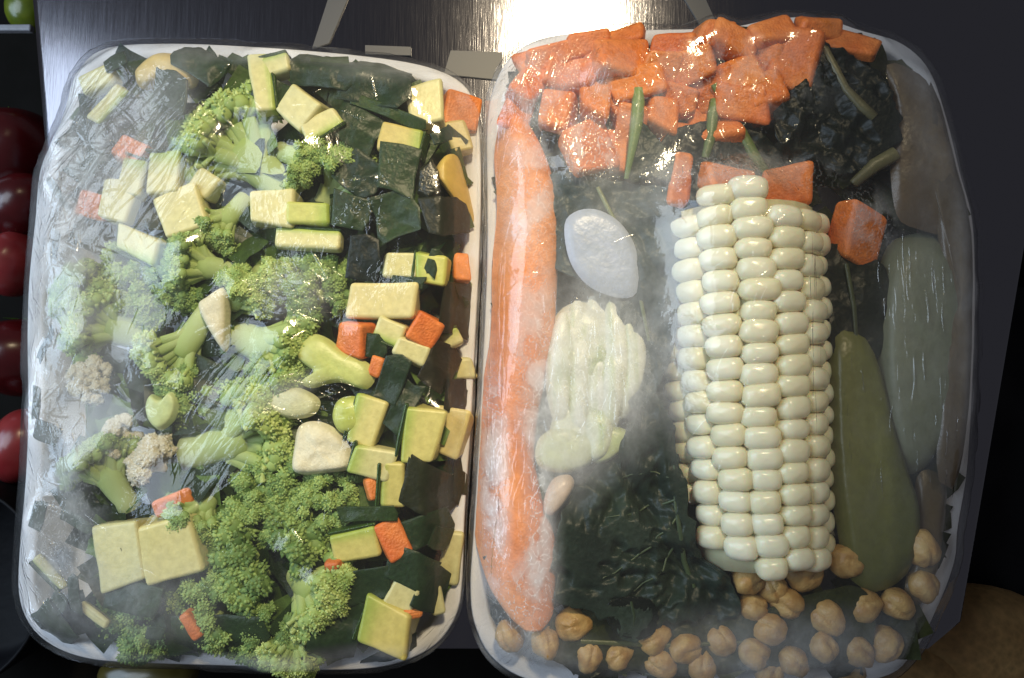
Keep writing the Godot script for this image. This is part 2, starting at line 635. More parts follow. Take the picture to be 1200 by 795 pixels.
func floret(t: int, px: float, py: float, across: float, turn: float, lean: float, sink: float, kind: int, white: bool, label: String) -> void:
	var key := [kind, white]
	if not floret_kinds.has(key):
		floret_kinds[key] = floret_meshes(kind * 31 + 5, white, [1.15, 1.3, 0.95, 1.4][kind % 4], [1.0, 0.5, 0.85, 0.3][kind % 4])
	var p := spot(t, px, py, sink * 0.001)
	var k := across * unit(p.y) * (0.5 if white else 0.62)
	var called := "cauliflower_floret" if white else "broccoli_floret"
	var o := thing(called, p, label, "cauliflower" if white else "broccoli", "cauliflower florets" if white else "broccoli florets in the left tray", t)
	part("stalk", floret_kinds[key][0], o)
	part("curd" if white else "buds", floret_kinds[key][1], o)
	var a := deg_to_rad(turn)                       # where the crown points in the picture, clockwise from right
	var e := deg_to_rad(lean)
	var up := Vector3(cos(a) * cos(e), sin(e), sin(a) * cos(e))
	var x := up.cross(Vector3(0.3, 0.9, 0.2)).normalized()
	o.basis = Basis(x, up, x.cross(up)).scaled(Vector3.ONE * k)
	o.basis = Basis.from_scale(Vector3(1, 0.72, 1)) * o.basis
	o.position.y -= k * (0.34 if kind % 2 == 0 and not white else 0.60)

func leaf_with_ribs(called: String, t: int, pts: Array, sink: float, crumple: float, sd: int, col: Color, pale: Color, rays: int, ribs: Array, rib_col: Color, label: String, category: String, group := "") -> void:
	var r0: Array = ribs[0][1][0]
	var from := spot(t, r0[0], r0[1])
	var m := leaf_sheet(t, pts, sink * 0.001, crumple, sd, col, pale, rays, false, -1.0, Vector2(from.x, from.z))
	var o := thing(called, m[1], label, category, group, t)
	part("blade", m[0].mesh(M.leaf), o)
	for r in ribs:
		var g := Geo.new()
		var path := []
		var rad := []
		for q in r[1]:
			var at_ := spot(t, q[0], q[1], sink * 0.001)
			at_.y = minf(leaf_y(t, Vector2(at_.x, at_.z), sink * 0.001, crumple, sd, rays, Vector2(from.x, from.z), -1.0), dome(t, at_.x, at_.z) - 0.0006)
			path.append(at_ - m[1])
			rad.append(q[2] * unit(0.04))
		g.tube(path, rad, 8, rib_col, rib_col.lerp(pale, 0.35), 0.7)
		part(r[0], g.mesh(M.stalk), o)

func blob(t: int, called: String, pts: Array, sink: float, thick: float, power: float, material: String, ca: Color, cb: Color, label: String, category: String, group := "", straight := false, rough := 0.0004, stripe := 0.0) -> MeshInstance3D:
	var sd := int(pts[0][0] + pts[0][1])
	var m := pillow(t, pts, sink * 0.001, thick * 0.001, power, sd, func(q: Vector3, s: float, _a: float) -> Color:
		var f := 0.5 + 0.6 * nz.get_noise_3d(q.x * (900.0 if stripe == 0.0 else 5000.0), q.z * (900.0 if stripe == 0.0 else 400.0), sd)
		return ca.lerp(cb, clampf(f * 0.7 + (1.0 - s) * 0.35, 0, 1)), straight, rough)
	return lump(called, m[0].mesh(M[material]), m[1], label, category, group, t)

func chickpea(px: float, py: float, across: float, sink: float, label: String) -> void:
	var p := spot(1, px, py, sink * 0.001)
	var k := across * unit(p.y) * 0.5
	var g := Geo.new()
	var sd := px + py * 3
	for b in 15:
		var th := PI * b / 14.0
		for a in 20:
			var ph := TAU * a / 20.0
			var d := Vector3(sin(th) * cos(ph), cos(th), sin(th) * sin(ph))
			var r := 1.0 + 0.17 * nz.get_noise_3d(d.x * 90 + sd, d.y * 90, d.z * 90)
			r += 0.32 * pow(maxf(0, d.dot(Vector3(0.9, 0.2, 0.38).normalized())), 9.0)          # beak
			r -= 0.14 * exp(-pow(d.z - 0.25 * d.x, 2) * 60.0) * clampf(d.y + 0.6, 0, 1)        # groove
			g.v.append(d * r * k * Vector3(1, 0.92, 0.94))
			g.c.append(Color(0.79, 0.66, 0.42).lerp(Color(0.66, 0.50, 0.28), clampf(0.5 + nz.get_noise_3d(d.x * 150 + sd, d.y * 150, d.z * 150), 0, 1)))
	g.grid(0, 20, 15, true)
	g.flip()
	g.smooth(0, 0)
	var o := lump("chickpea", g.mesh(M.chickpea), p - Vector3(0, k * 0.95, 0), label, "chickpea", "chickpeas along the bottom of the right tray", 1)
	o.rotation = Vector3(rng.randf_range(-0.6, 0.6), rng.randf_range(0, TAU), rng.randf_range(-0.6, 0.6))

func corn() -> void:
	var top := at(857, 222, 0.022)
	var end := at(885, 668, 0.022)
	var o := thing("corn_cob", (top + end) * 0.5, "large white corn cob lying in the middle of the right tray", "corn cob", "", 1)
	var axis := (end - top).normalized()
	var side := Vector3.UP.cross(axis).normalized() * -1.0
	if side.x < 0:
		side = -side
	var up := axis.cross(side).normalized()
	if up.y < 0:
		up = -up
	var length := top.distance_to(end)
	var radius := func(f: float) -> float: return lerpf(0.0372, 0.0288, pow(f, 1.3)) * 0.93
	var g := Geo.new()
	var path := []
	var rad := []
	for k in 14:
		var f := k / 13.0
		path.append(top + axis * length * (0.085 + 0.89 * f) - o.position)
		rad.append(radius.call(f) * 0.86)
	g.tube(path, rad, 24, Color(0.90, 0.86, 0.70), Color(0.90, 0.86, 0.70))
	part("cob", g.mesh(M.kernel), o)
	var kinds := []
	for q in 4:
		var kg := Geo.new()
		for b in 13:
			var th := PI * b / 12.0
			for a in 18:
				var ph := TAU * a / 18.0
				var d := Vector3(sin(th) * cos(ph), cos(th), sin(th) * sin(ph))
				var s := Vector3(signf(d.x) * pow(absf(d.x), 0.70), signf(d.y) * pow(absf(d.y), 0.8), signf(d.z) * pow(absf(d.z), 0.76))
				s *= 1.0 + 0.07 * nz.get_noise_3d(d.x * 60 + q * 50, d.y * 60, d.z * 60)
				kg.v.append(s)
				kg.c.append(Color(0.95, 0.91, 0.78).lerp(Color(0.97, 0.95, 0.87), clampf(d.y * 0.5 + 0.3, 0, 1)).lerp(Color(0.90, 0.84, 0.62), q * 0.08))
		kg.grid(0, 18, 13, true)
		kg.flip()
		kg.smooth(0, 0)
		kinds.append(kg.mesh(M.kernel))
	var rows := [[-101.6, 275, 560], [-77.6, 276, 600], [-53.6, 275, 642], [-29.6, 253, 655], [-5.6, 251, 672], [18.4, 272, 672], [42.4, 274, 655], [66.4, 272, 650], [90.4, 275, 650]]
	for r in rows:
		var y: float = r[1] + 6.0 + rng.randf_range(-7.0, 7.0)
		var pitch := rng.randf_range(22.2, 24.6)
		while y < r[2] - 8:
			var f := clampf((y - 225.0) / 443.0, 0.0, 1.0)
			var a := deg_to_rad(r[0] + rng.randf_range(-1.6, 1.6) + sin(y * 0.02 + r[0]) * 1.5)
			var out := side * sin(a) + up * cos(a)
			var rr: float = radius.call(f) * (1.0 + rng.randf_range(-0.02, 0.015))
			var across := rr * 0.215 * rng.randf_range(0.95, 1.05)
			var k := part("kernel", kinds[rng.randi() % 4], o)
			var x := axis.cross(out).normalized()
			var b := Basis(x, out, x.cross(out))
			var along := 0.0044 * rng.randf_range(0.95, 1.06)
			k.basis = (b * Basis(Vector3.UP, rng.randf_range(-0.08, 0.08)) * Basis(Vector3.RIGHT, rng.randf_range(-0.08, 0.08))) * Basis.from_scale(Vector3(across, 0.0056, along) * rng.randf_range(0.97, 1.06))
			k.position = top + axis * length * f + out * rr * 0.86 - o.position
			y += pitch * rng.randf_range(0.96, 1.04)

func long_carrot() -> void:
	var spine := [[600, 132, 14], [608, 170, 28], [618, 230, 33], [616, 300, 35], [612, 380, 35], [600, 450, 35], [590, 520, 35], [592, 580, 40], [604, 640, 43], [612, 690, 35], [622, 725, 23], [626, 741, 8]]
	var g := Geo.new()
	var base := spot(1, 605, 450, 0.012)
	var n := 44
	var sides := 28
	for k in n:
		var f := float(k) / (n - 1) * (spine.size() - 1)
		var a := mini(int(f), spine.size() - 2)
		var u := f - a
		var s0: Array = spine[maxi(a - 1, 0)]
		var s1: Array = spine[a]
		var s2: Array = spine[a + 1]
		var s3: Array = spine[mini(a + 2, spine.size() - 1)]
		var x: float = cubic_interpolate(s1[0], s2[0], s0[0], s3[0], u)
		var y: float = cubic_interpolate(s1[1], s2[1], s0[1], s3[1], u)
		var w := 1.12 * maxf(1.0, cubic_interpolate(s1[2], s2[2], s0[2], s3[2], u)) * unit(0.04)
		var p := spot(1, x, y, 0.0006)
		var hh := minf(w * 0.75, 0.0095)
		for s in sides:
			var an := TAU * s / sides
			var ca := signf(cos(an)) * pow(absf(cos(an)), 0.85)
			var sa := signf(sin(an)) * pow(absf(sin(an)), 0.75)
			var q := p + Vector3(ca * w, (sa - 1.0) * hh, 0) + Vector3(0, 0, 0)
			var bumpy := nz.get_noise_3d(q.x * 2600, q.y * 2600, q.z * 1200)
			q += Vector3(ca, sa, 0) * bumpy * 0.0013
			while sample(dist[1], q.x, q.z) < 0.0022 and q.x < p.x:
				q.x += 0.0004
			q.y = minf(q.y, dome(1, q.x, q.z) - 0.0004)
			g.v.append(q - base)
			g.c.append(Color(0.92, 0.52, 0.24).lerp(Color(0.95, 0.66, 0.45), clampf(0.5 + bumpy * 1.2 + absf(ca) * 0.2, 0, 1)))
	g.grid(0, sides, n, true)
	for e in [0, n - 1]:
		var m := g.v.size()
		var c := Vector3.ZERO
		for s in sides:
			c += g.v[e * sides + s] / sides
		g.v.append(c)
		g.c.append(Color(0.93, 0.5, 0.22))
		for s in sides:
			g.i.append_array([m, e * sides + (s + 1) % sides, e * sides + s] if e == 0 else [m, e * sides + s, e * sides + (s + 1) % sides])
	g.smooth(0, 0)
	lump("long_carrot", g.mesh(M.carrot), base, "long peeled carrot half lying along the left side of the right tray", "carrot", "", 1)

func left_contents() -> void:
	# florets: px, py, across, where the crown points, lean, sink, kind, white
	floret(0, 288, 180, 160, 222, 14, 0.4, 0, false, "large pale green broccoli floret cut side up, topmost in the left tray")
	floret(0, 385, 203, 104, 310, 16, 1.2, 1, false, "small broccoli floret touching the right of the topmost large floret")
	floret(0, 262, 250, 80, 120, 30, 3.5, 2, false, "broccoli tuft tucked under the topmost large floret, beside a yellow cube")
	floret(0, 238, 310, 92, 190, 30, 0.8, 2, false, "round broccoli floret with a yellowish stem end, above the white wedge")
	floret(0, 152, 330, 120, 170, 70, 4.0, 1, false, "dark broccoli crown under foggy film, upper left middle of the left tray")
	floret(0, 292, 400, 130, 20, 16, 1.0, 2, false, "tall broccoli floret right of the white cauliflower wedge")
	floret(0, 210, 400, 104, 120, 12, 0.4, 0, false, "broccoli floret showing a triangular cut stem, left of the white wedge")
	floret(0, 362, 338, 92, 270, 65, 0.8, 3, false, "broccoli crown under a glaring patch of film, left of the long zucchini baton")
	floret(0, 130, 385, 112, 200, 30, 2.0, 0, false, "fogged broccoli floret at mid height near the left rim")
	floret(0, 256, 520, 140, 345, 12, 0.5, 0, false, "broccoli floret with thick pale forked stalks under streaked film")
	floret(0, 330, 560, 110, 60, 70, 4.0, 3, false, "dark broccoli crown below the white crumbled cauliflower chunk")
	floret(0, 120, 566, 98, 240, 16, 1.0, 2, false, "small upright broccoli floret above the two big yellow cubes, lower left")
	floret(0, 300, 655, 170, 245, 38, 1.0, 3, false, "largest dark broccoli crown, bottom centre of the left tray")
	floret(0, 372, 590, 90, 40, 80, 3.5, 1, false, "dark broccoli crown between the white chunk and the red-tipped baton")
	floret(0, 340, 752, 78, 95, 20, 4.0, 0, false, "yellowish broccoli tip at the very bottom of the left tray")
	floret(0, 215, 455, 90, 80, 50, 4.0, 1, false, "dark broccoli crown under the triangular cut stem")
	floret(0, 160, 725, 110, 140, 70, 5.0, 3, false, "dim broccoli crown under fogged film, bottom left of the left tray")
	floret(0, 300, 320, 80, 40, 60, 5.0, 0, false, "broccoli crown behind the yellowish stem end, centre of the left tray")
	floret(0, 100, 445, 66, 180, 70, 2.5, 1, true, "cream cauliflower floret blurred by fog near the left rim")
	floret(0, 138, 512, 58, 190, 50, 2.0, 0, true, "white cauliflower floret left of the heart-shaped stem slice")
	floret(0, 178, 545, 82, 210, 60, 2.5, 2, true, "cream cauliflower floret under the pale forked broccoli stalks")
	floret(0, 340, 178, 80, 30, 40, 2.0, 2, false, "pale broccoli tuft between the topmost floret and the small right one")
	floret(0, 196, 322, 96, 150, 60, 3.0, 3, false, "dark broccoli crown left of the yellowish stem end")
	floret(0, 270, 352, 80, 330, 40, 2.5, 0, false, "pale broccoli tuft right of the white wedge's top")
	floret(0, 312, 446, 90, 60, 50, 3.5, 1, false, "broccoli crown left of the flat pale cauliflower stem")
	floret(0, 232, 592, 88, 100, 40, 3.0, 2, false, "pale broccoli tuft right of the largest yellow cube's top")
	floret(0, 290, 600, 90, 320, 50, 3.0, 1, false, "dark broccoli crown above the largest bottom crown")
	floret(0, 352, 690, 110, 30, 40, 2.0, 0, false, "pale broccoli floret at the right of the largest bottom crown")
	floret(0, 250, 712, 110, 190, 50, 2.5, 1, false, "broccoli crown at the lower left of the largest bottom crown")
	floret(0, 96, 345, 80, 200, 60, 3.0, 2, false, "pale broccoli tuft in fog against the left rim")
	floret(0, 300, 740, 90, 90, 45, 3.5, 3, false, "dark broccoli crown near the bottom rim, under the largest one")
	# stems and slices traced as solid pieces
	var pale := Color(0.80, 0.84, 0.60)
	blob(0, "cauliflower_wedge", [[238, 345], [262, 335], [264, 380], [260, 412], [246, 395], [228, 358]], 0.8, 9, 3.0, "curd", Color(0.90, 0.88, 0.78), Color(0.82, 0.79, 0.66), "white cauliflower stem wedge between two broccoli florets", "cauliflower", "", false, 0.0006)
	blob(0, "broccoli_stem_slice", [[172, 462], [186, 468], [198, 458], [206, 470], [200, 492], [184, 505], [172, 496], [167, 478]], 0.6, 7, 3.5, "stalk", Color(0.72, 0.80, 0.52), pale, "heart-shaped pale green broccoli stem slice, left middle", "broccoli", "")
	blob(0, "broccoli_stem_slice", [[345, 402], [362, 390], [382, 396], [402, 412], [428, 424], [438, 440], [428, 456], [410, 452], [396, 448], [380, 450], [362, 455], [348, 448], [364, 436], [352, 426], [342, 416]], 0.2, 9, 2.6, "stalk", Color(0.66, 0.72, 0.34), Color(0.82, 0.84, 0.58), "glossy yellow-green broccoli stem slice with rounded lobes, centre of left tray", "broccoli", "")
	blob(0, "broccoli_stem_slice", [[392, 470], [410, 464], [426, 472], [428, 490], [416, 506], [396, 508], [386, 490]], 0.6, 9, 2.6, "stalk", Color(0.68, 0.74, 0.34), Color(0.80, 0.82, 0.52), "round yellow-green stem slice below the lobed one", "broccoli", "")
	blob(0, "cauliflower_chunk", [[300, 470], [330, 455], [352, 456], [372, 470], [362, 488], [330, 490]], 1.0, 8, 2.6, "curd", Color(0.86, 0.86, 0.72), Color(0.78, 0.80, 0.62), "flat pale cauliflower stem left of the round stem slice", "cauliflower", "")
	blob(0, "cauliflower_chunk", [[346, 500], [366, 494], [388, 502], [404, 520], [412, 548], [380, 556], [352, 558], [338, 552], [340, 524]], 0.4, 10, 3.0, "curd", Color(0.92, 0.90, 0.80), Color(0.84, 0.82, 0.70), "crumbled white cauliflower chunk, centre of the left tray", "cauliflower", "", false, 0.0014)
	blob(0, "squash_strip", [[516, 182], [534, 178], [544, 205], [554, 240], [558, 262], [546, 268], [539, 245], [522, 220], [508, 200]], 1.2, 8, 3.2, "zucchini_flesh", Color(0.86, 0.76, 0.42), Color(0.80, 0.66, 0.32), "bent yellow squash strip along the upper right rim of the left tray", "squash piece")
	blob(0, "squash_piece", [[150, 82], [165, 66], [190, 56], [218, 64], [226, 82], [218, 96], [190, 92], [160, 98]], 0.8, 11, 2.6, "zucchini_flesh", Color(0.88, 0.80, 0.55), Color(0.82, 0.70, 0.42), "rounded tan squash lump at the upper left corner", "squash piece")
	blob(0, "speckled_rind", [[490, 198], [505, 184], [514, 200], [516, 224], [502, 234], [488, 226]], 1.0, 3, 4.0, "zucchini_skin", Color(0.10, 0.13, 0.08), Color(0.16, 0.18, 0.11), "black-green rind piece with pale specks beside the yellow strip", "zucchini rind", "", true)
	# zucchini cubes and batons
	zucchini(0, 152, 205, 32, 48, 18, 1.2, "n", "pale zucchini cube with a green edge, left of its twin, upper left")
	zucchini(0, 188, 202, 46, 52, 4, 0.8, "n", "pale zucchini cube with a green edge, above the tilted yellow-white cube")
	zucchini(0, 211, 248, 52, 60, -22, 0.2, "", "tilted yellow-white zucchini cube left of the large broccoli", Color(0.90, 0.87, 0.62))
	zucchini(0, 137, 235, 34, 54, 8, 2.0, "", "whitish fogged zucchini cube below the twin cubes")
	zucchini(0, 238, 216, 30, 34, 30, 4.0, "", "small dim zucchini cube right of the twin cubes")
	zucchini(0, 160, 286, 58, 32, 20, 2.5, "s", "fogged zucchini slice over the dark crown at the upper left")
	zucchini(0, 126, 122, 22, 56, 35, 1.2, "e", "narrow yellowish zucchini stick slanting under diagonal film streaks")
	zucchini(0, 112, 92, 44, 26, -20, 1.5, "", "pale zucchini piece tucked into the upper left corner")
	zucchini(0, 306, 96, 26, 78, -10, 1.0, "e", "tall zucchini slice with a green crescent of rind, near the top rim")
	zucchini(0, 318, 76, 44, 26, -12, 1.6, "n", "dark rinded zucchini end at the top rim, above the tall slice")
	zucchini(0, 352, 122, 48, 44, 38, 0.4, "", "light zucchini cube turned like a diamond, upper middle")
	zucchini(0, 376, 144, 52, 28, -32, 0.2, "s", "zucchini cube with a dark rind side, below the diamond cube")
	zucchini(0, 500, 122, 42, 56, -12, 3.0, "", "fogged pale zucchini piece beside the carrot cube in the top right corner")
	zucchini(0, 469, 162, 54, 34, 14, 1.6, "e", "yellowish zucchini piece above the folded dark leaf, upper right", Color(0.84, 0.76, 0.45))
	zucchini(0, 537, 158, 26, 42, -15, 3.5, "", "fogged yellow zucchini piece under the top right carrot cube", Color(0.84, 0.76, 0.45))
	zucchini(0, 320, 243, 56, 42, 2, 0.2, "", "square pale zucchini cube below the topmost broccoli")
	zucchini(0, 360, 250, 50, 26, 4, 0.2, "e", "greenish zucchini piece stuck to the right of the square pale cube", Color(0.80, 0.82, 0.46))
	zucchini(0, 360, 279, 84, 22, 5, 1.8, "n", "long green zucchini stick below the square pale cube")
	zucchini(0, 447, 352, 84, 40, 2, 0.2, "", "long pale yellow zucchini baton, centre right of the left tray", Color(0.90, 0.85, 0.60))
	zucchini(0, 468, 311, 40, 32, 6, 1.0, "", "pale zucchini cube just above the long baton")
	zucchini(0, 506, 312, 42, 38, 6, 0.8, "w", "bright green and yellow zucchini cube carrying a dark leaf tip", Color(0.82, 0.82, 0.42))
	zucchini(0, 458, 388, 36, 30, 22, 0.8, "s", "green rinded zucchini wedge between two carrot cubes")
	zucchini(0, 481, 411, 40, 26, 26, 1.0, "", "pale zucchini chip under the bright carrot cube")
	zucchini(0, 528, 398, 26, 22, -25, 2.0, "n", "small zucchini chip among dark leaves near the right rim")
	zucchini(0, 540, 432, 32, 26, -10, 3.0, "", "dim zucchini cube near the right rim, under the small chip")
	zucchini(0, 430, 494, 38, 58, 18, 1.0, "w", "yellow zucchini block right of the round stem slice", Color(0.86, 0.82, 0.52))
	zucchini(0, 492, 508, 44, 66, 12, 0.4, "w", "large yellow-green zucchini wedge, left of a pair at the right rim", Color(0.86, 0.82, 0.50))
	zucchini(0, 527, 508, 40, 54, 10, 0.8, "", "large yellow-white zucchini wedge, right of a pair at the right rim", Color(0.88, 0.82, 0.56))
	zucchini(0, 436, 540, 48, 38, 14, 0.8, "w", "zucchini piece with green rind right of the crumbled white chunk")
	zucchini(0, 458, 568, 30, 52, 4, 0.8, "w", "upright zucchini stick with green rind below the rinded piece", Color(0.84, 0.80, 0.48))
	zucchini(0, 136, 651, 54, 74, -12, 1.2, "", "large fogged yellow zucchini cube, left of two, lower left")
	zucchini(0, 195, 638, 68, 64, -14, 0.1, "", "largest clear yellow zucchini cube, lower left", Color(0.92, 0.89, 0.62))
	zucchini(0, 416, 639, 58, 38, -12, 0.4, "n", "yellow zucchini baton touching the red-orange carrot baton", Color(0.86, 0.82, 0.48))
	zucchini(0, 468, 700, 36, 38, 28, 0.6, "", "yellow zucchini nub pointing up, bottom right of the left tray")
	zucchini(0, 452, 736, 58, 54, 20, 1.0, "w", "yellow zucchini cube above the dark leaf strip at the bottom right", Color(0.86, 0.80, 0.46))
	zucchini(0, 528, 654, 28, 60, 8, 2.0, "", "fogged yellow zucchini stick by the lower right rim")
	zucchini(0, 509, 705, 16, 38, -14, 1.4, "", "thin yellow zucchini sliver by the lower right rim")
	zucchini(0, 56, 672, 12, 50, -42, 1.5, "w", "thin tan sliver against the lower left rim")
	zucchini(0, 108, 722, 12, 44, -58, 1.5, "", "thin tan sliver near the lower left corner")
	# carrot cubes
	var cg := "carrot cubes in the left tray"
	carrot(0, 538, 126, 40, 44, 10, 3.0, "fogged orange carrot cube in the top right corner of the left tray", cg)
	carrot(0, 152, 178, 40, 34, 30, 3.2, "faint pink carrot piece under fog above the twin zucchini cubes", cg)
	carrot(0, 104, 238, 36, 30, 15, 3.2, "faint pink carrot piece under fog by the upper left rim", cg)
	carrot(0, 414, 396, 38, 40, 6, 0.6, "orange carrot cube directly under the long zucchini baton", cg, Color(0.86, 0.42, 0.18), 0.1)
	carrot(0, 497, 385, 36, 36, 32, 0.1, "bright orange carrot cube turned to a corner, right of the baton", cg, Color(0.86, 0.38, 0.12), 0.1)
	carrot(0, 441, 428, 18, 26, 15, 1.6, "small orange carrot corner right of the lobed stem slice", cg)
	carrot(0, 539, 313, 22, 38, -4, 2.5, "dull orange carrot piece by the right rim, beside the bright green cube", cg)
	carrot(0, 434, 574, 14, 26, -14, 1.0, "tiny carrot sliver left of the upright zucchini stick", cg)
	carrot(0, 199, 590, 42, 20, -18, 1.4, "flat orange carrot piece above the largest yellow cube", cg)
	carrot(0, 459, 634, 30, 46, -28, 0.2, "red-orange carrot baton slanting beside the yellow baton, lower right", cg, Color(0.84, 0.36, 0.12), 0.08)
	carrot(0, 392, 669, 18, 28, -12, 1.4, "dark red carrot piece under the yellow baton", cg, Color(0.72, 0.32, 0.16))
	carrot(0, 222, 734, 16, 34, -35, 1.0, "thin orange carrot piece near the bottom left of the large crown", cg)
	carrot(0, 478, 722, 28, 12, -8, 1.2, "orange carrot sliver under the zucchini nub", cg)
	# chopped dark leaves
	scrap(0, 200, 107, 42, 46, 12, -0.2, "square blue-green leaf scrap below the tan squash lump")
	scrap(0, 136, 74, 30, 18, -30, 0.3, "small curled leaf scrap at the top left rim")
	scrap(0, 236, 76, 58, 40, 30, 0.8, "dark leaf scrap right of the tan squash lump")
	scrap(0, 104, 193, 50, 26, -40, -0.2, "slanting dark leaf scrap near the upper left rim")
	scrap(0, 98, 160, 44, 40, -60, 1.4, "grey fogged leaf scrap above the slanting dark scrap")
	scrap(0, 70, 228, 10, 44, -30, 0.3, "narrow leaf shred on the left flank, upper")
	scrap(0, 66, 290, 8, 40, 10, 0.3, "narrow leaf shred on the left flank, second from above")
	scrap(0, 52, 404, 8, 44, 25, 0.3, "curved leaf shred on the left flank at mid height")
	scrap(0, 44, 472, 10, 40, 4, 0.3, "straight leaf shred on the left flank below mid height")
	scrap(0, 56, 508, 38, 24, 20, 0.4, "folded leaf scrap on the left flank above the lower broccoli")
	scrap(0, 46, 603, 16, 36, 14, 0.4, "green leaf scrap on the lower left flank")
	scrap(0, 66, 708, 22, 24, 30, 0.0, "small dark square leaf scrap near the lower left corner")
	scrap(0, 88, 697, 14, 46, -6, 0.2, "dark leaf shred beside the small dark square scrap")
	scrap(0, 90, 612, 44, 16, 25, 0.4, "frayed dark leaf shred left of the small upright broccoli")
	scrap(0, 152, 645, 16, 36, -24, -0.4, "small dark leaf strip between the two big yellow cubes")
	scrap(0, 183, 742, 24, 16, 8, 0.0, "small dark leaf flake low in the left tray")
	scrap(0, 158, 700, 70, 40, 10, 1.6, "broad dim leaf scrap under the big yellow cubes")
	scrap(0, 60, 735, 40, 60, -40, 1.2, "green fogged leaf scrap in the lower left corner")
	scrap(0, 382, 84, 70, 44, 10, 1.6, "dark leaf scrap at the top rim above the diamond cube")
	scrap(0, 440, 100, 84, 56, 12, 1.6, "wide dark leaf scrap along the top rim, right")
	scrap(0, 420, 150, 60, 50, 30, 2.4, "dark leaf scrap right of the rinded cube")
	scrap(0, 455, 132, 90, 14, 22, 1.2, "long green leaf stem slanting at the upper right", Color(0.18, 0.26, 0.13), Color(0.26, 0.34, 0.18))
	scrap(0, 517, 160, 28, 18, -20, -0.4, "small black-green leaf square on the yellow strip")
	scrap(0, 466, 200, 50, 62, 8, 0.2, "folded dark leaf below the yellowish piece, upper right")
	scrap(0, 420, 205, 52, 50, 40, 0.2, "glossy crumpled dark leaf right of the small broccoli")
	scrap(0, 412, 250, 46, 46, 10, 0.3, "glossy dark leaf right of the greenish piece")
	scrap(0, 462, 252, 60, 56, 70, 0.8, "dark leaf scrap below the folded leaf")
	scrap(0, 522, 253, 54, 46, -8, 0.0, "flat near-black leaf square below the specked rind", Color(0.12, 0.13, 0.10), Color(0.19, 0.19, 0.15))
	scrap(0, 426, 302, 40, 58, 4, 0.0, "shiny black-green leaf left of the cube above the baton", Color(0.06, 0.10, 0.09), Color(0.12, 0.17, 0.14))
	scrap(0, 478, 331, 42, 16, 4, -0.2, "small dark leaf flake on the top edge of the long baton")
	scrap(0, 508, 309, 16, 32, 20, -0.4, "dark leaf tip lying across the bright green cube")
	scrap(0, 536, 362, 42, 72, 6, 0.8, "crinkled dark leaf right of the bright carrot cube", Color(0.12, 0.13, 0.09), Color(0.21, 0.21, 0.14))
	scrap(0, 440, 408, 26, 30, 8, 1.6, "dark leaf between the two carrot cubes")
	scrap(0, 458, 446, 34, 62, 18, 0.0, "dark slanting leaf strip right of the lobed stem slice")
	scrap(0, 470, 478, 28, 70, 26, 0.6, "dark leaf strip above the large zucchini pair")
	scrap(0, 515, 432, 44, 60, 30, 1.8, "brownish leaf scrap left of the dim cube by the right rim", Color(0.16, 0.15, 0.10), Color(0.25, 0.23, 0.15))
	scrap(0, 538, 466, 40, 42, 8, 0.6, "dark leaf scrap above the large zucchini pair by the rim", Color(0.09, 0.11, 0.07), Color(0.15, 0.16, 0.10))
	scrap(0, 505, 575, 70, 62, 20, 1.4, "brownish dark leaf scrap below the large zucchini pair", Color(0.13, 0.14, 0.09), Color(0.22, 0.22, 0.14))
	scrap(0, 542, 565, 24, 60, 2, 1.6, "dark leaf scrap pressed to the right rim, lower", Color(0.12, 0.13, 0.09), Color(0.2, 0.2, 0.14))
	scrap(0, 500, 622, 62, 40, -20, 1.6, "dark leaf scrap right of the red-orange baton")
	scrap(0, 432, 602, 70, 20, -4, 0.8, "green leaf strip above the yellow baton", Color(0.14, 0.22, 0.10), Color(0.22, 0.30, 0.16))
	scrap(0, 516, 630, 24, 30, 18, 0.4, "small dark leaf square by the lower right rim")
	scrap(0, 420, 690, 90, 46, -14, 0.8, "broad dark leaf under the yellow baton")
	scrap(0, 480, 668, 60, 44, 20, 0.8, "dark leaf above the zucchini nub")
	scrap(0, 505, 690, 36, 60, 20, 1.0, "dark leaf beside the thin yellow sliver")
	scrap(0, 456, 772, 76, 24, -28, 0.0, "dark leaf strip along the bottom right rim")
	scrap(0, 395, 735, 60, 70, 10, 1.8, "near-black leaf left of the bottom yellow cube")
	scrap(0, 262, 745, 110, 50, -4, 2.6, "near-black leaf under the largest crown")
	scrap(0, 320, 110, 50, 40, 30, 3.0, "dark leaf between the tall slice and the diamond cube")
	scrap(0, 250, 450, 80, 50, 20, 4.0, "dark leaf behind the florets in the middle of the left tray")
	filler(0, 900, Color(0.12, 0.19, 0.09), Color(0.42, 0.53, 0.25), "loose chopped dark greens filling the bottom of the left tray")

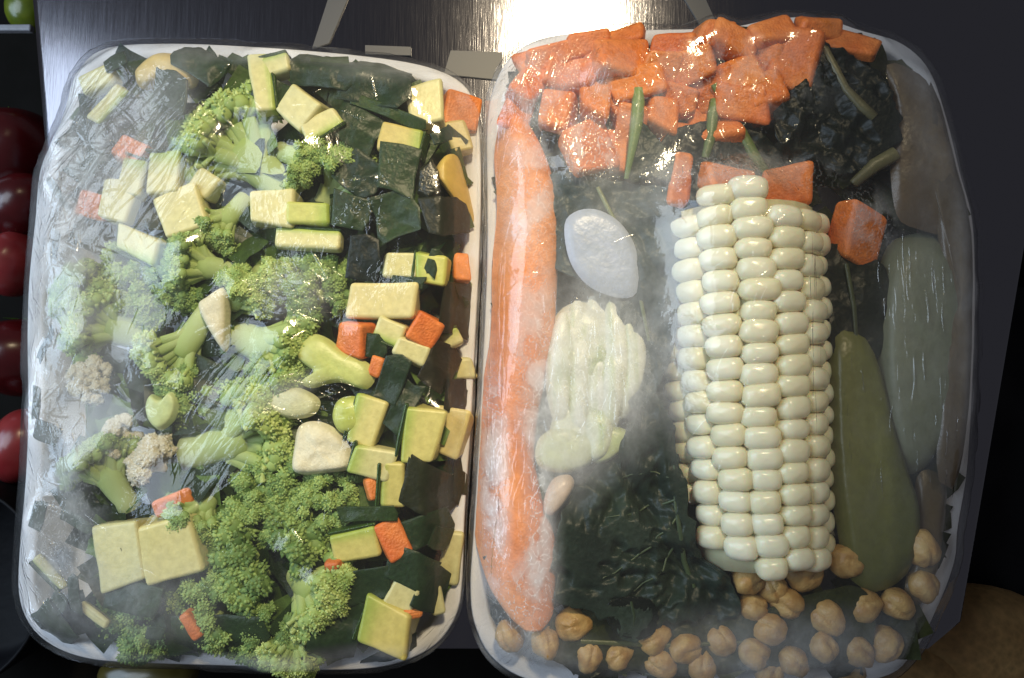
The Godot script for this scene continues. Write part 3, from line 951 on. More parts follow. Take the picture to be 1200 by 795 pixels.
func filler(t: int, count: int, dark: Color, light: Color, label: String) -> void:
	var g := Geo.new()
	for k in count:
		var p := Vector2(rng.randf_range(-0.19, 0.0) if t == 0 else rng.randf_range(-0.02, 0.18), rng.randf_range(-0.125, 0.135))
		if sample(dist[t], p.x, p.y) < ((0.002 if p.x > -0.06 and absf(p.y) < 0.09 else 0.008) if t == 0 else 0.011) or t == 0 and p.x < -0.157 - rng.randf() * 0.01:
			continue
		var h := dome(t, p.x, p.y) - rng.randf_range(0.0085 if t == 0 else 0.011, 0.017)
		var b := Basis.from_euler(Vector3(rng.randf_range(-0.5, 0.5), rng.randf_range(0, TAU), rng.randf_range(-0.5, 0.5)))
		var v0 := g.v.size()
		var i0 := g.i.size()
		var w := minf(rng.randf_range(0.005, 0.011), sample(dist[t], p.x, p.y) * 0.62)
		var col := dark.lerp(light, pow(rng.randf(), 2.0))
		for y in 4:
			for x in 4:
				var q := Vector3((x - 1.5) / 1.5 * w, 0, (y - 1.5) / 1.5 * w * 0.7)
				q.y = nz.get_noise_2d(q.x * 9000 + k * 70, q.z * 9000) * 0.003
				g.v.append(Vector3(p.x, h, p.y) + b * q)
				g.c.append(col)
		g.grid(v0, 4, 4, false)
		g.smooth(v0, i0)
	var under := lump("chopped_greens", g.mesh(M.leaf), Vector3.ZERO, label, "chopped greens")
	under.set_meta("kind", "stuff")

func right_contents() -> void:
	corn()
	long_carrot()
	filler(1, 620, Color(0.17, 0.19, 0.12), Color(0.36, 0.37, 0.22), "torn olive greens filling the bottom of the right tray")
	var cg := "orange carrot chunks heaped at the top of the right tray"
	for c in [
		[622, 98, 40, 40, 30, 1.6, "pale fogged carrot wedge at the upper left corner of the right tray"],
		[645, 62, 60, 30, -18, 1.4, "flat carrot chunk along the top left curve of the right tray"],
		[690, 48, 62, 26, -10, 1.2, "thin carrot slab on the top rim, left of centre"],
		[728, 68, 80, 44, -8, 0.4, "broad carrot chunk in the second row from the top rim"],
		[686, 84, 44, 40, 10, 1.2, "carrot cube right of the fogged wedge"],
		[660, 126, 44, 46, 20, 2.0, "pinkish fogged carrot cube above the long carrot"],
		[702, 114, 44, 46, 12, 0.4, "bright carrot cube below the broad chunk"],
		[750, 94, 72, 36, -16, 0.0, "deep orange carrot slice above the upright spinach stem"],
		[690, 172, 56, 62, -22, 0.0, "frosted carrot cube above the white oval petal"],
		[776, 132, 50, 46, 10, 1.6, "red-orange carrot chunk between two spinach stems"],
		[790, 52, 56, 34, 6, 1.0, "carrot chunk at the top rim, centre"],
		[817, 72, 62, 42, -14, 0.0, "frosty ringed carrot slice, top centre"],
		[862, 46, 56, 36, 20, 0.8, "carrot chunk at the top rim, right of the ringed slice"],
		[800, 112, 56, 40, 6, 1.4, "carrot chunk under the ringed slice"],
		[872, 82, 58, 40, -10, 0.2, "carrot chunk right of the ringed slice, beside a dark crack"],
		[872, 116, 74, 40, 8, 0.0, "wide carrot chunk above the green spinach stems"],
		[938, 62, 58, 66, 20, -0.4, "big glossy carrot chunk left of the dark spinach leaf"],
		[905, 104, 46, 50, -12, 0.4, "carrot chunk under the big glossy one"],
		[906, 38, 50, 34, -18, 0.8, "carrot chunk at the highest bulge of the top rim"],
		[962, 30, 62, 24, 8, 0.8, "thin carrot slab over the spinach on the top rim"],
		[1000, 46, 74, 34, 22, 1.6, "dark orange carrot slab at the top right curve"],
		[800, 206, 28, 66, 10, 0.2, "narrow pinkish carrot stick left of the two carrot blocks"],
		[852, 206, 70, 36, 2, 0.0, "carrot block resting on the top of the corn cob, left of two"],
		[925, 213, 70, 44, -4, 0.0, "carrot block resting on the top of the corn cob, right of two"],
		[1013, 272, 60, 66, 14, -0.6, "lone frosty carrot cube right of the corn cob"],
		[745, 150, 40, 60, 6, 2.5, "carrot chunk behind the upright spinach stem"],
		[735, 40, 50, 24, -4, 2.0, "half hidden carrot chunk under the top rim film"],
		[840, 150, 70, 40, 0, 4.0, "carrot chunk deep behind the curved spinach stem"],
		[606, 128, 40, 40, 12, 2.2, "fogged carrot cube at the upper left rim, under the pale wedge"],
		[660, 84, 50, 44, 24, 3.6, "deep carrot cube between the flat chunk and the pale wedge"],
		[705, 74, 60, 50, -14, 4.2, "deep carrot chunk under the broad chunk's left end"],
		[775, 84, 62, 48, 10, 3.8, "deep carrot chunk between the deep orange slice and the ringed slice"],
		[838, 96, 56, 48, -20, 3.6, "deep carrot chunk below the ringed slice's right end"],
		[838, 40, 50, 34, 8, 2.6, "deep carrot chunk at the top rim between two clear ones"],
		[900, 70, 56, 50, 14, 3.6, "deep carrot chunk left of the big glossy one"],
		[735, 120, 46, 44, -12, 4.0, "deep carrot cube left of the upright spinach stem"],
		[802, 160, 60, 44, 14, 3.4, "deep reddish carrot chunk left of the curved stems"],
		[722, 172, 44, 50, 12, 4.0, "deep carrot cube right of the frosted cube"],
		[945, 100, 40, 40, 24, 3.4, "deep carrot cube at the edge of the dark spinach leaf"],
		[620, 70, 40, 30, -36, 2.2, "fogged carrot chunk on the top left curve"]]:
		carrot(1, c[0], c[1], c[2] * 0.96, c[3] * 1.04, c[4], c[5], c[6], cg, Color(0.82, 0.36, 0.12).lerp(Color(0.92, 0.50, 0.18), rng.randf()), 0.42)
	# leaves
	var dk := Color(0.075, 0.105, 0.085)
	var md := Color(0.16, 0.20, 0.17)
	var rib := Color(0.46, 0.50, 0.32)
	leaf_with_ribs("spinach_leaf", 1, [[938, 30], [966, 52], [1000, 66], [1036, 96], [1052, 150], [1050, 168], [1026, 188], [990, 206], [958, 192], [922, 182], [908, 146], [918, 116], [950, 90], [962, 60]], 2.6, 0.007, 4, dk, Color(0.15, 0.17, 0.13), 9, [["midrib", [[934, 26, 5], [966, 60, 5], [990, 105, 5], [1008, 128, 7], [1022, 140, 6]]], ["stem", [[1046, 182, 9], [1022, 196, 9], [1000, 216, 6]]]], Color(0.42, 0.40, 0.27), "large near-black spinach leaf at the top right of the right tray", "spinach leaf")
	leaf_with_ribs("spinach_leaf", 1, [[780, 160], [830, 142], [880, 150], [916, 180], [922, 235], [860, 240], [800, 236], [770, 200]], 4.0, 0.003, 5, dk, md, 7, [["stem", [[836, 100, 5], [848, 118, 6], [866, 146, 7], [884, 180, 7], [900, 204, 5]]], ["stem", [[838, 117, 6], [835, 136, 7], [833, 160, 7], [826, 186, 5]]]], Color(0.44, 0.52, 0.27), "dark spinach leaf with two green stems above the carrot blocks", "spinach leaf")
	leaf_with_ribs("spinach_leaf", 1, [[742, 146], [756, 146], [772, 164], [800, 196], [790, 214], [762, 206], [742, 214], [736, 190]], 1.0, 0.002, 6, Color(0.11, 0.16, 0.11), Color(0.20, 0.27, 0.19), 5, [["stem", [[748, 104, 6], [748, 120, 8], [746, 146, 8], [740, 180, 5], [734, 210, 3]]]], Color(0.50, 0.60, 0.33), "small drooping spinach leaf on an upright stem above the white oval", "spinach leaf")
	leaf_with_ribs("spinach_leaf", 1, [[640, 210], [680, 205], [740, 215], [800, 230], [800, 300], [785, 420], [740, 480], [700, 350], [640, 300]], 3.6, 0.004, 7, Color(0.23, 0.28, 0.29), Color(0.36, 0.42, 0.43), 7, [["vein", [[700, 220, 3], [740, 300, 3], [760, 400, 2]]]], rib, "spinach leaf lying under the white oval petal, blue-grey film haze painted in", "spinach leaf")  # leaf colour lightened to carry the bluish haze of the film
	leaf_with_ribs("kale_leaf", 1, [[735, 500], [760, 462], [780, 480], [796, 540], [806, 600], [826, 650], [850, 672], [866, 700], [862, 726], [830, 732], [790, 726], [760, 746], [728, 744], [712, 722], [686, 716], [656, 700], [648, 664], [646, 632], [652, 604], [672, 580], [690, 556], [718, 540]], 3.6, 0.0105, 8, Color(0.12, 0.165, 0.14), Color(0.28, 0.34, 0.29), 9, [["midrib", [[814, 690, 3], [804, 660, 3.4], [796, 630, 3], [790, 590, 2.4], [788, 545, 1.2]]], ["vein", [[791.0, 606.0, 1.5], [782.3, 618.3, 1.42], [769.7, 627.7, 1.33], [761.0, 640.0, 1.25], [748.3, 649.0, 1.17], [739.7, 655.0, 1.08], [727.0, 664.0, 1.0], [719.7, 670.3, 0.92], [708.3, 673.7, 0.83], [700, 680, 0.4]]], ["vein", [[789.0, 585.0, 1.5], [777.7, 591.0, 1.42], [762.3, 594.0, 1.33], [751.0, 600.0, 1.25], [735.7, 603.0, 1.08], [724.3, 603.0, 0.92], [710, 606, 0.4]]], ["vein", [[793.0, 630.0, 1.5], [789.0, 643.7, 1.42], [781.0, 654.3, 1.33], [777.0, 668.0, 1.25], [763.7, 677.0, 1.08], [754.3, 683.0, 0.92], [742, 692, 0.4]]], ["vein", [[787.0, 560.0, 1.25], [779.7, 558.3, 1.17], [768.3, 553.7, 1.08], [761.0, 552.0, 1.0], [749.0, 555.7, 0.92], [741.0, 556.3, 0.83], [730, 560, 0.4]]]], Color(0.27, 0.33, 0.22), "big crumpled dark green kale leaf left of the lower corn cob", "kale leaf")
	leaf_with_ribs("kale_leaf", 1, [[712, 712], [734, 700], [764, 706], [772, 726], [764, 746], [738, 750], [718, 740]], -0.6, 0.002, 9, Color(0.05, 0.08, 0.06), Color(0.10, 0.14, 0.10), 6, [["vein", [[740, 706, 2], [744, 724, 2], [742, 742, 1]]]], Color(0.2, 0.26, 0.15), "small black-green curled leaf tip below the big kale leaf", "kale leaf")
	leaf_with_ribs("spinach_leaf", 1, [[965, 290], [1010, 296], [1040, 320], [1042, 380], [1030, 420], [1000, 430], [980, 420], [970, 360]], 4.0, 0.002, 11, Color(0.12, 0.14, 0.10), Color(0.19, 0.21, 0.15), 6, [["vein", [[990, 310, 3], [1000, 360, 3], [1005, 410, 2]]]], Color(0.27, 0.3, 0.18), "dark leaf in the gap right of the corn cob", "spinach leaf")
	leaf_with_ribs("spinach_leaf", 1, [[660, 720], [760, 715], [870, 720], [930, 700], [1010, 690], [1010, 770], [880, 790], [720, 785], [640, 770]], 7.0, 0.003, 12, Color(0.17, 0.19, 0.10), Color(0.27, 0.29, 0.15), 9, [["vein", [[680, 750, 3], [780, 755, 3], [900, 750, 2]]]], Color(0.34, 0.36, 0.2), "olive green leaf lying beneath the chickpeas at the bottom", "spinach leaf")
	# pale pieces at the left
	blob(1, "onion_petal", [[662, 262], [676, 246], [700, 244], [726, 258], [744, 284], [751, 316], [746, 344], [724, 348], [690, 334], [668, 304]], 0.0, 4, 3.0, "cabbage", Color(0.74, 0.78, 0.86), Color(0.66, 0.71, 0.80), "smooth white oval onion petal above the cabbage wedge", "onion petal", "", false, 0.0002)
	var m := pillow(1, [[650, 372], [672, 352], [710, 350], [744, 362], [762, 400], [760, 444], [742, 484], [706, 506], [664, 500], [646, 470], [640, 420]], 0.0030, 0.016, 2.4, 21, func(q: Vector3, s: float, _a: float) -> Color:
		var f := absf(nz.get_noise_2d(q.x * 5200.0 + q.z * 500.0, q.z * 350.0))
		return Color(0.90, 0.91, 0.86).lerp(Color(0.70, 0.75, 0.58), clampf((0.16 - f) * 5.0, 0, 0.8) * (0.4 + s)), false, 0.0012)
	var cab := thing("cabbage_wedge", m[1], "white ribbed cabbage wedge under crinkled film, left of the corn cob", "cabbage", "", 1)
	part("heart", m[0].mesh(M.cabbage), cab)
	var folds := [
		[[650, 380], [664, 364], [674, 400], [672, 450], [664, 496], [648, 490], [640, 440]], [[668, 362], [684, 352], [694, 390], [692, 450], [686, 506], [668, 504], [664, 440]],
		[[690, 352], [706, 350], [716, 392], [714, 450], [706, 512], [688, 508], [686, 440]], [[712, 352], [728, 356], [740, 396], [738, 444], [726, 498], [708, 506], [708, 440]],
		[[732, 360], [748, 372], [760, 404], [758, 444], [742, 482], [728, 488], [730, 430]], [[656, 470], [676, 462], [690, 500], [686, 536], [664, 548], [644, 520]], [[688, 486], [712, 480], [722, 510], [712, 536], [692, 540]]]
	for k in folds.size():
		var lf := pillow(1, folds[k], 0.0006 + 0.0011 * (k % 3), 0.010, 2.2, 60 + k, func(q: Vector3, s: float, _a: float) -> Color:
			var f := absf(nz.get_noise_2d(q.x * 7000.0 + k * 50.0, q.z * 500.0))
			return Color(0.92, 0.93, 0.88).lerp(Color(0.74, 0.80, 0.60), clampf((0.18 - f) * 3.5, 0, 0.7) + (0.35 if k > 4 else 0.0)), false, 0.0011)
		var piece := part("leaf", lf[0].mesh(M.cabbage), cab)
		piece.position = lf[1] - m[1]
	blob(1, "cabbage_piece", [[632, 515], [660, 500], [690, 510], [706, 524], [690, 548], [656, 556], [630, 545]], 1.2, 9, 2.8, "cabbage", Color(0.84, 0.86, 0.74), Color(0.72, 0.76, 0.58), "pale green cabbage piece between the long carrot and the kale", "cabbage")
	blob(1, "cabbage_piece", [[690, 506], [720, 500], [742, 510], [730, 530], [704, 545], [688, 530]], 1.6, 8, 2.8, "cabbage", Color(0.78, 0.82, 0.62), Color(0.70, 0.75, 0.50), "yellow-green cabbage piece at the top edge of the kale leaf", "cabbage")
	blob(1, "white_bean", [[640, 580], [650, 562], [668, 558], [674, 570], [662, 592], [648, 606], [638, 600]], 0.4, 8, 2.2, "cabbage", Color(0.88, 0.82, 0.76), Color(0.80, 0.70, 0.62), "single pinkish white bean beside the long carrot", "bean")
	# right side
	blob(1, "chayote", [[1056, 282], [1082, 268], [1112, 268], [1134, 300], [1142, 370], [1140, 450], [1124, 520], [1096, 556], [1066, 552], [1048, 500], [1038, 420], [1042, 330]], 0.0, 20, 3.0, "rind", Color(0.50, 0.51, 0.41), Color(0.40, 0.41, 0.32), "smooth grey-green chayote squash along the right side of the right tray", "chayote", "", false, 0.0005)
	blob(1, "corn_husk", [[1098, 90], [1122, 170], [1144, 260], [1148, 380], [1144, 480], [1134, 540], [1122, 575], [1104, 560], [1104, 480], [1110, 360], [1100, 240], [1084, 140]], 0.6, 5, 2.4, "cabbage", Color(0.48, 0.42, 0.32), Color(0.26, 0.21, 0.15), "long grey-brown husk strip lining the whole right rim", "corn husk", "", false, 0.0006, 1.0)
	blob(1, "celery_stalk", [[980, 380], [1016, 380], [1040, 430], [1056, 500], [1076, 560], [1090, 616], [1080, 672], [1040, 700], [1004, 680], [992, 630], [982, 560], [978, 470]], 1.4, 14, 3.6, "cabbage", Color(0.50, 0.50, 0.27), Color(0.33, 0.34, 0.17), "pale green celery stalk between the corn cob and the chayote", "celery", "", false, 0.0006, 1.0)
	blob(1, "corn_husk", [[1044, 72], [1078, 80], [1106, 120], [1124, 180], [1134, 240], [1120, 272], [1080, 266], [1056, 250], [1048, 190], [1054, 130]], 1.2, 6, 2.4, "cabbage", Color(0.50, 0.43, 0.32), Color(0.27, 0.21, 0.14), "dull tan corn husk at the upper right rim of the right tray", "corn husk", "", false, 0.0006, 1.0)
	blob(1, "corn_husk", [[1080, 560], [1110, 560], [1126, 620], [1112, 680], [1086, 716], [1066, 700], [1076, 640]], 7.0, 6, 2.4, "cabbage", Color(0.46, 0.40, 0.28), Color(0.36, 0.30, 0.2), "brown fogged husk strip at the lower right rim", "corn husk", "", false, 0.0006, 1.0)
	# chickpeas
	for c in [
		[884, 682, 46, 1.0, "chickpea touching the foot of the corn cob, left of centre"],
		[950, 676, 52, 1.4, "fogged chickpea under the right foot of the corn cob"],
		[1000, 662, 48, 1.0, "orange-brown chickpea right of the corn cob's foot"],
		[1091, 648, 50, 0.2, "lone chickpea by the lower right rim"],
		[768, 754, 44, 1.2, "pale chickpea under the kale, leftmost of the clear ones"],
		[808, 764, 44, 1.4, "chickpea under the kale, second of the clear ones"],
		[850, 756, 42, 2.0, "chickpea under the right corner of the kale"],
		[890, 772, 44, 0.8, "chickpea at the bottom rim below the corn cob"],
		[908, 742, 46, 0.2, "large wrinkled chickpea below the corn cob"],
		[888, 716, 40, 2.4, "chickpea tucked between kale and wrinkled chickpea"],
		[930, 712, 44, 1.2, "chickpea above the wrinkled one, below the corn cob"],
		[976, 728, 48, 0.2, "glossy chickpea at the lower right, upper of two"],
		[972, 764, 40, 0.8, "glossy chickpea at the lower right, lower of two"],
		[936, 780, 40, 1.4, "dim chickpea at the bottom rim, right of centre"],
		[598, 752, 40, 1.6, "fogged chickpea under the tip of the long carrot, left"],
		[640, 758, 40, 1.6, "fogged chickpea under the tip of the long carrot, right"],
		[672, 738, 46, 1.4, "fogged chickpea between the long carrot and the kale"],
		[692, 772, 42, 2.4, "dim chickpea at the bottom rim, below the kale"],
		[1020, 716, 46, 2.6, "dim fogged chickpea right of the glossy pair"],
		[1048, 760, 44, 2.4, "dim chickpea in the lower right corner of the right tray"],
		[1060, 712, 42, 2.8, "dim chickpea between the celery's foot and the lone one by the rim"],
		[1012, 768, 44, 2.0, "dim chickpea at the bottom rim, right of the glossy pair"],
		[912, 694, 42, 2.0, "chickpea squeezed between the two under the corn cob's foot"],
		[908, 792, 42, 2.6, "chickpea half cut off by the picture's bottom edge"],
		[826, 786, 42, 2.6, "dim chickpea low under the kale, at the bottom rim"],
		[776, 782, 42, 2.6, "dim chickpea low left under the kale, at the bottom rim"],
		[726, 774, 40, 3.0, "dim chickpea below the black-green leaf tip"],
		[1000, 796, 44, 2.6, "dim chickpea cut off at the bottom right of the right tray"],
		[1092, 690, 42, 2.8, "dim chickpea under the lone one by the lower right rim"]]:
		chickpea(c[0], c[1], c[2] * 0.88, c[3], c[4])

# ---------------------------------------------------------------- film

func film_heights(t: int) -> PackedFloat32Array:
	var top := PackedFloat32Array()
	top.resize(GW * GH)
	var d: PackedFloat32Array = dist[t]
	for o in inside[t]:
		var nodes := [o]
		nodes.append_array(o.get_children())
		for q in nodes:
			if q is MeshInstance3D:
				var xf: Transform3D = o.transform if q == o else o.transform * q.transform
				var vs: PackedVector3Array = q.mesh.surface_get_arrays(0)[Mesh.ARRAY_VERTEX]
				for v in vs:
					var p := xf * v
					var a := int(round((p.x - GX0) / CELL))
					var b := int(round((p.z - GZ0) / CELL))
					if a < 0 or b < 0 or a >= GW or b >= GH:
						continue
					if p.y > top[b * GW + a]:
						top[b * GW + a] = p.y
	var wide := top.duplicate()
	for b in range(1, GH - 1):
		for a in range(1, GW - 1):
			var k := b * GW + a
			wide[k] = maxf(top[k], maxf(maxf(top[k - 1], top[k + 1]), maxf(top[k - GW], top[k + GW])) - 0.0003)
	var f := PackedFloat32Array()
	f.resize(GW * GH)
	for b in GH:
		for a in GW:
			var k := b * GW + a
			f[k] = 0.0232
			if d[k] > 0.0:
				f[k] = maxf(dome(t, GX0 + a * CELL, GZ0 + b * CELL) - 0.0015, wide[k] + 0.0006)
	for it in 26:
		for b in range(1, GH - 1):
			for a in range(1, GW - 1):
				var k := b * GW + a
				if d[k] > 0.0:
					f[k] = maxf(wide[k] + 0.0006 if d[k] > 0.004 else 0.0, 0.25 * (f[k - 1] + f[k + 1] + f[k - GW] + f[k + GW]))
	for it in 2:
		var s := f.duplicate()
		for b in range(1, GH - 1):
			for a in range(1, GW - 1):
				var k := b * GW + a
				if d[k] > 0.0:
					f[k] = 0.4 * s[k] + 0.15 * (s[k - 1] + s[k + 1] + s[k - GW] + s[k + GW]) + 0.0001
	return f

func film_sheet(t: int, f: PackedFloat32Array, below: float, box: Rect2) -> Geo:
	var g := Geo.new()
	var o: PackedVector2Array = rims[t]
	var n := o.size()
	var c := Vector2.ZERO
	for p in o:
		c += p / n
	var rows := 96
	for k in rows + 1:
		var s := 1.0 - pow(1.0 - float(k) / rows, 1.15) if k < rows else 1.0
		for a in n:
			var p := c + (o[a] - c) * maxf(s, 0.001) * (1.0 - below * 0.5)
			g.v.append(Vector3(p.x, maxf(sample(f, p.x, p.y), 0.0232 - 0.0) - below, p.y))
	for r in [[-0.0003, 0.0218], [0.0004, 0.0196], [0.0042, 0.0178], [0.0118, 0.0026], [0.016, 0.0006]]:
		var q := inset(o, r[0] + below)
		for a in n:
			g.v.append(Vector3(q[a].x, r[1], q[a].y))
	for v in g.v:
		g.uv.append(Vector2((v.x - box.position.x) / box.size.x, (v.z - box.position.y) / box.size.y))
	for b in rows + 5:
		for a in n:
			var p := b * n + a
			var q := b * n + (a + 1) % n
			g.i.append_array([p, p + n, q, q, p + n, q + n])
	g.smooth(0, 0)
	return g

const TS := 1000

func texel(box: Rect2, px: float, py: float) -> Vector2:
	var p := at(px, py, 0.040)
	return (Vector2(p.x, p.z) - box.position) / box.size * TS

# creases: cx, cy, rx, ry, direction in degrees (clockwise from right), scatter, length, how many, height
func crease(h: PackedFloat32Array, box: Rect2, list: Array, rr: RandomNumberGenerator) -> void:
	for s in list:
		for k in int(s[7]):
			var c := texel(box, s[0] + s[2] * rr.randf_range(-1, 1), s[1] + s[3] * rr.randf_range(-1, 1))
			var a := deg_to_rad(s[4] + rr.randfn(0, s[5]))
			var l: float = s[6] * rr.randf_range(0.3, 1.1) * TS * unit(0.04) / box.size.x
			var up: float = s[8] * rr.randf_range(0.3, 1.0) * (1.0 if rr.randf() < 0.75 else -0.7)
			var wide := rr.randf_range(0.8, 2.0) if rr.randf() < 0.8 else rr.randf_range(2.0, 4.5)
			var reach := int(wide * 1.6) + 1
			var bend := rr.randfn(0, 0.4)
			var steps := int(l)
			var p := c - Vector2(cos(a), sin(a) * box.size.x / box.size.y) * l * 0.5
			for e in steps:
				var u := float(e) / steps
				var dir := Vector2(cos(a + bend * (u - 0.5)), sin(a + bend * (u - 0.5)) * box.size.x / box.size.y)
				p += dir
				var side := Vector2(-dir.y, dir.x)
				for w in range(-reach, reach + 1):
					var q := p + side * w
					var x := int(q.x)
					var y := int(q.y)
					if x >= 0 and y >= 0 and x < TS and y < TS:
						var add := up * sin(PI * u) * exp(-w * w / (wide * wide))
						if absf(add) > absf(h[y * TS + x]) * 0.7:
							h[y * TS + x] = add
	return

func noise_field(freq: float, kind: int, sd: int, fractal := FastNoiseLite.FRACTAL_FBM, octaves := 4, size := TS) -> PackedByteArray:
	var f := FastNoiseLite.new()
	f.noise_type = kind
	f.seed = sd
	f.frequency = freq
	f.fractal_type = fractal
	f.fractal_octaves = octaves
	return f.get_image(size, size, false, false, false).get_data()

func build_film(t: int, label: String, creases: Array, fogs: Array, base_fog: float, frosts: Array) -> void:
	var rr := RandomNumberGenerator.new()
	rr.seed = 77 + t
	var f := film_heights(t)
	var box := Rect2(rims[t][0], Vector2.ZERO)
	for p in rims[t]:
		box = box.expand(p)
	box = box.grow(0.004)
	# creases and fine crumple
	var h := PackedFloat32Array()
	h.resize(TS * TS)
	crease(h, box, creases, rr)
	var wav := noise_field(0.012, FastNoiseLite.TYPE_SIMPLEX_SMOOTH, 3 + t, FastNoiseLite.FRACTAL_RIDGED, 4)
	var fine := noise_field(0.09, FastNoiseLite.TYPE_SIMPLEX_SMOOTH, 9 + t, FastNoiseLite.FRACTAL_RIDGED, 3)
	var where := noise_field(0.006, FastNoiseLite.TYPE_SIMPLEX_SMOOTH, 21 + t, FastNoiseLite.FRACTAL_FBM, 3)
	var bytes := PackedByteArray()
	bytes.resize(TS * TS)
	for k in TS * TS:
		var m := clampf((where[k] - 120) / 80.0, 0.0, 1.0)
		bytes[k] = int(clampf(110.0 + h[k] * 110.0 + (wav[k] - 128) * 0.13 + (fine[k] - 128) * (0.006 + 0.05 * m), 0, 255))
	var film := StandardMaterial3D.new()
	film.resource_name = "cling_film"
	film.transparency = BaseMaterial3D.TRANSPARENCY_ALPHA
	film.albedo_color = Color(1, 1, 1, 0.004)
	film.roughness = 0.11
	film.cull_mode = BaseMaterial3D.CULL_DISABLED
	film.heightmap_enabled = true
	film.heightmap_texture = ImageTexture.create_from_image(Image.create_from_data(TS, TS, false, Image.FORMAT_L8, bytes))
	film.heightmap_scale = 0.15
	var sheet := thing("plastic_wrap", Vector3.ZERO, label, "plastic wrap", "cling films stretched over the trays")
	part("film", film_sheet(t, f, 0.0, box).mesh(film), sheet)
	# moisture inside the film, in blots and beads; some patches paint film glare
	var size := 800
	var a := PackedFloat32Array()
	a.resize(size * size)
	a.fill(base_fog)
	var fr := PackedFloat32Array()
	fr.resize(size * size)
	for s in fogs + frosts:
		var cold: bool = s.size() > 6
		var c := texel(box, s[0], s[1]) * size / TS
		var ext := Vector2(s[2] * unit(0.04) / box.size.x, s[3] * unit(0.04) / box.size.y) * size
		var turn := deg_to_rad(s[5]) if s.size() > 5 else 0.0
		var reach := int(maxf(ext.x, ext.y) * 1.6) + 1
		for y in range(maxi(0, int(c.y) - reach), mini(size, int(c.y) + reach)):
			for x in range(maxi(0, int(c.x) - reach), mini(size, int(c.x) + reach)):
				var d := (Vector2(x, y) - c).rotated(-turn) / ext
				var l := d.length()
				if l < 1.5:
					var v: float = s[4] * (1.0 - smoothstep(0.35, 1.5, l))
					if cold:
						fr[y * size + x] = maxf(fr[y * size + x], v)
					elif s[4] >= 0.0:
						a[y * size + x] = a[y * size + x] + v * (1.0 - a[y * size + x])
					else:
						a[y * size + x] = a[y * size + x] * (1.0 + v)
	var blot := noise_field(0.022, FastNoiseLite.TYPE_SIMPLEX_SMOOTH, 40 + t, FastNoiseLite.FRACTAL_FBM, 5, size)
	var bead := noise_field(0.22, FastNoiseLite.TYPE_CELLULAR, 50 + t, FastNoiseLite.FRACTAL_NONE, 1, size)
	var streak := noise_field(0.03, FastNoiseLite.TYPE_SIMPLEX_SMOOTH, 60 + t, FastNoiseLite.FRACTAL_RIDGED, 5, size)
	var squiggle := noise_field(0.075, FastNoiseLite.TYPE_SIMPLEX_SMOOTH, 70 + t, FastNoiseLite.FRACTAL_RIDGED, 3, size)
	var patch := noise_field(0.016, FastNoiseLite.TYPE_SIMPLEX_SMOOTH, 80 + t, FastNoiseLite.FRACTAL_FBM, 4, size)
	var px := PackedFloat32Array()
	px.resize(size * size * 4)
	for k in size * size:
		var v := a[k] * (0.38 if t == 0 else 0.42) * (0.72 + 0.5 * streak[k] / 255.0) * clampf(1.0 + (blot[k] - 128) / 300.0, 0.6, 1.4) * (0.86 + 0.28 * bead[k] / 255.0)
		if fr[k] > 0.0:
			var ice := clampf((patch[k] - 112) / 40.0, 0.0, 1.0)
			v += fr[k] * ice * (0.42 + 0.14 * bead[k] / 255.0 + 0.35 * clampf((squiggle[k] - 190) / 40.0, 0.0, 1.0))
			v += fr[k] * (1.0 - ice) * 0.7 * clampf((squiggle[k] - 200) / 30.0, 0.0, 1.0)
		px[k * 4] = 1.0
		px[k * 4 + 1] = 1.0
		px[k * 4 + 2] = 1.0
		px[k * 4 + 3] = clampf(v, 0.0, 0.85) / 0.29
	var damp := StandardMaterial3D.new()
	damp.resource_name = "moisture"
	damp.transparency = BaseMaterial3D.TRANSPARENCY_ALPHA
	damp.albedo_color = Color(0.90, 0.92, 0.94, 0.29)
	damp.albedo_texture = ImageTexture.create_from_image(Image.create_from_data(size, size, false, Image.FORMAT_RGBAF, px.to_byte_array()))
	damp.roughness = 0.6
	damp.cull_mode = BaseMaterial3D.CULL_DISABLED
	var wet := part("condensation_and_glare", film_sheet(t, f, 0.0003, box).mesh(damp), sheet)
	wet.set_meta("label", "cloudy moisture and painted glare on the inside of the film")

# ---------------------------------------------------------------- surroundings

func slab(pts: Array, top: float, thick: float, scale_uv := 1.0) -> Geo:
	var g := Geo.new()
	var n := pts.size()
	var c := Vector2.ZERO
	for p in pts:
		c += p / n
	# top, bevel, side, underside
	for r in [[0.0, 0.0], [0.985, 0.0], [0.997, -0.0004], [1.0, -0.0015], [1.0, -thick], [0.0, -thick]]:
		for p in pts:
			var q: Vector2 = c + (p - c) * r[0]
			g.v.append(Vector3(q.x, top + r[1], q.y))
			g.uv.append(q * scale_uv)
	g.grid(0, n, 6, true)
	g.flip()
	g.smooth(0, 0)
	for k in n * 2:
		g.n[k] = Vector3.UP
	return g

func flat_quad(pts: Array, h: float) -> Array:
	var out := []
	for p in pts:
		var q := at(p[0], p[1], h)
		out.append(Vector2(q.x, q.z))
	return out

func ball(c: Vector3, r: Vector3, sd: float, lumpy: float, ca: Color, cb: Color) -> Geo:
	var g := Geo.new()
	for b in 25:
		var th := PI * b / 24.0
		for a in 36:
			var ph := TAU * a / 36.0
			var d := Vector3(sin(th) * cos(ph), cos(th), sin(th) * sin(ph))
			var k := 1.0 + lumpy * nz.get_noise_3d(d.x * 60 + sd, d.y * 60, d.z * 60)
			g.v.append(d * r * k + c)
			g.c.append(ca.lerp(cb, clampf(0.5 + nz.get_noise_3d(d.x * 120 + sd, d.y * 120, d.z * 120), 0, 1)))
	g.grid(0, 36, 25, true)
	g.flip()
	g.smooth(0, 0)
	return g

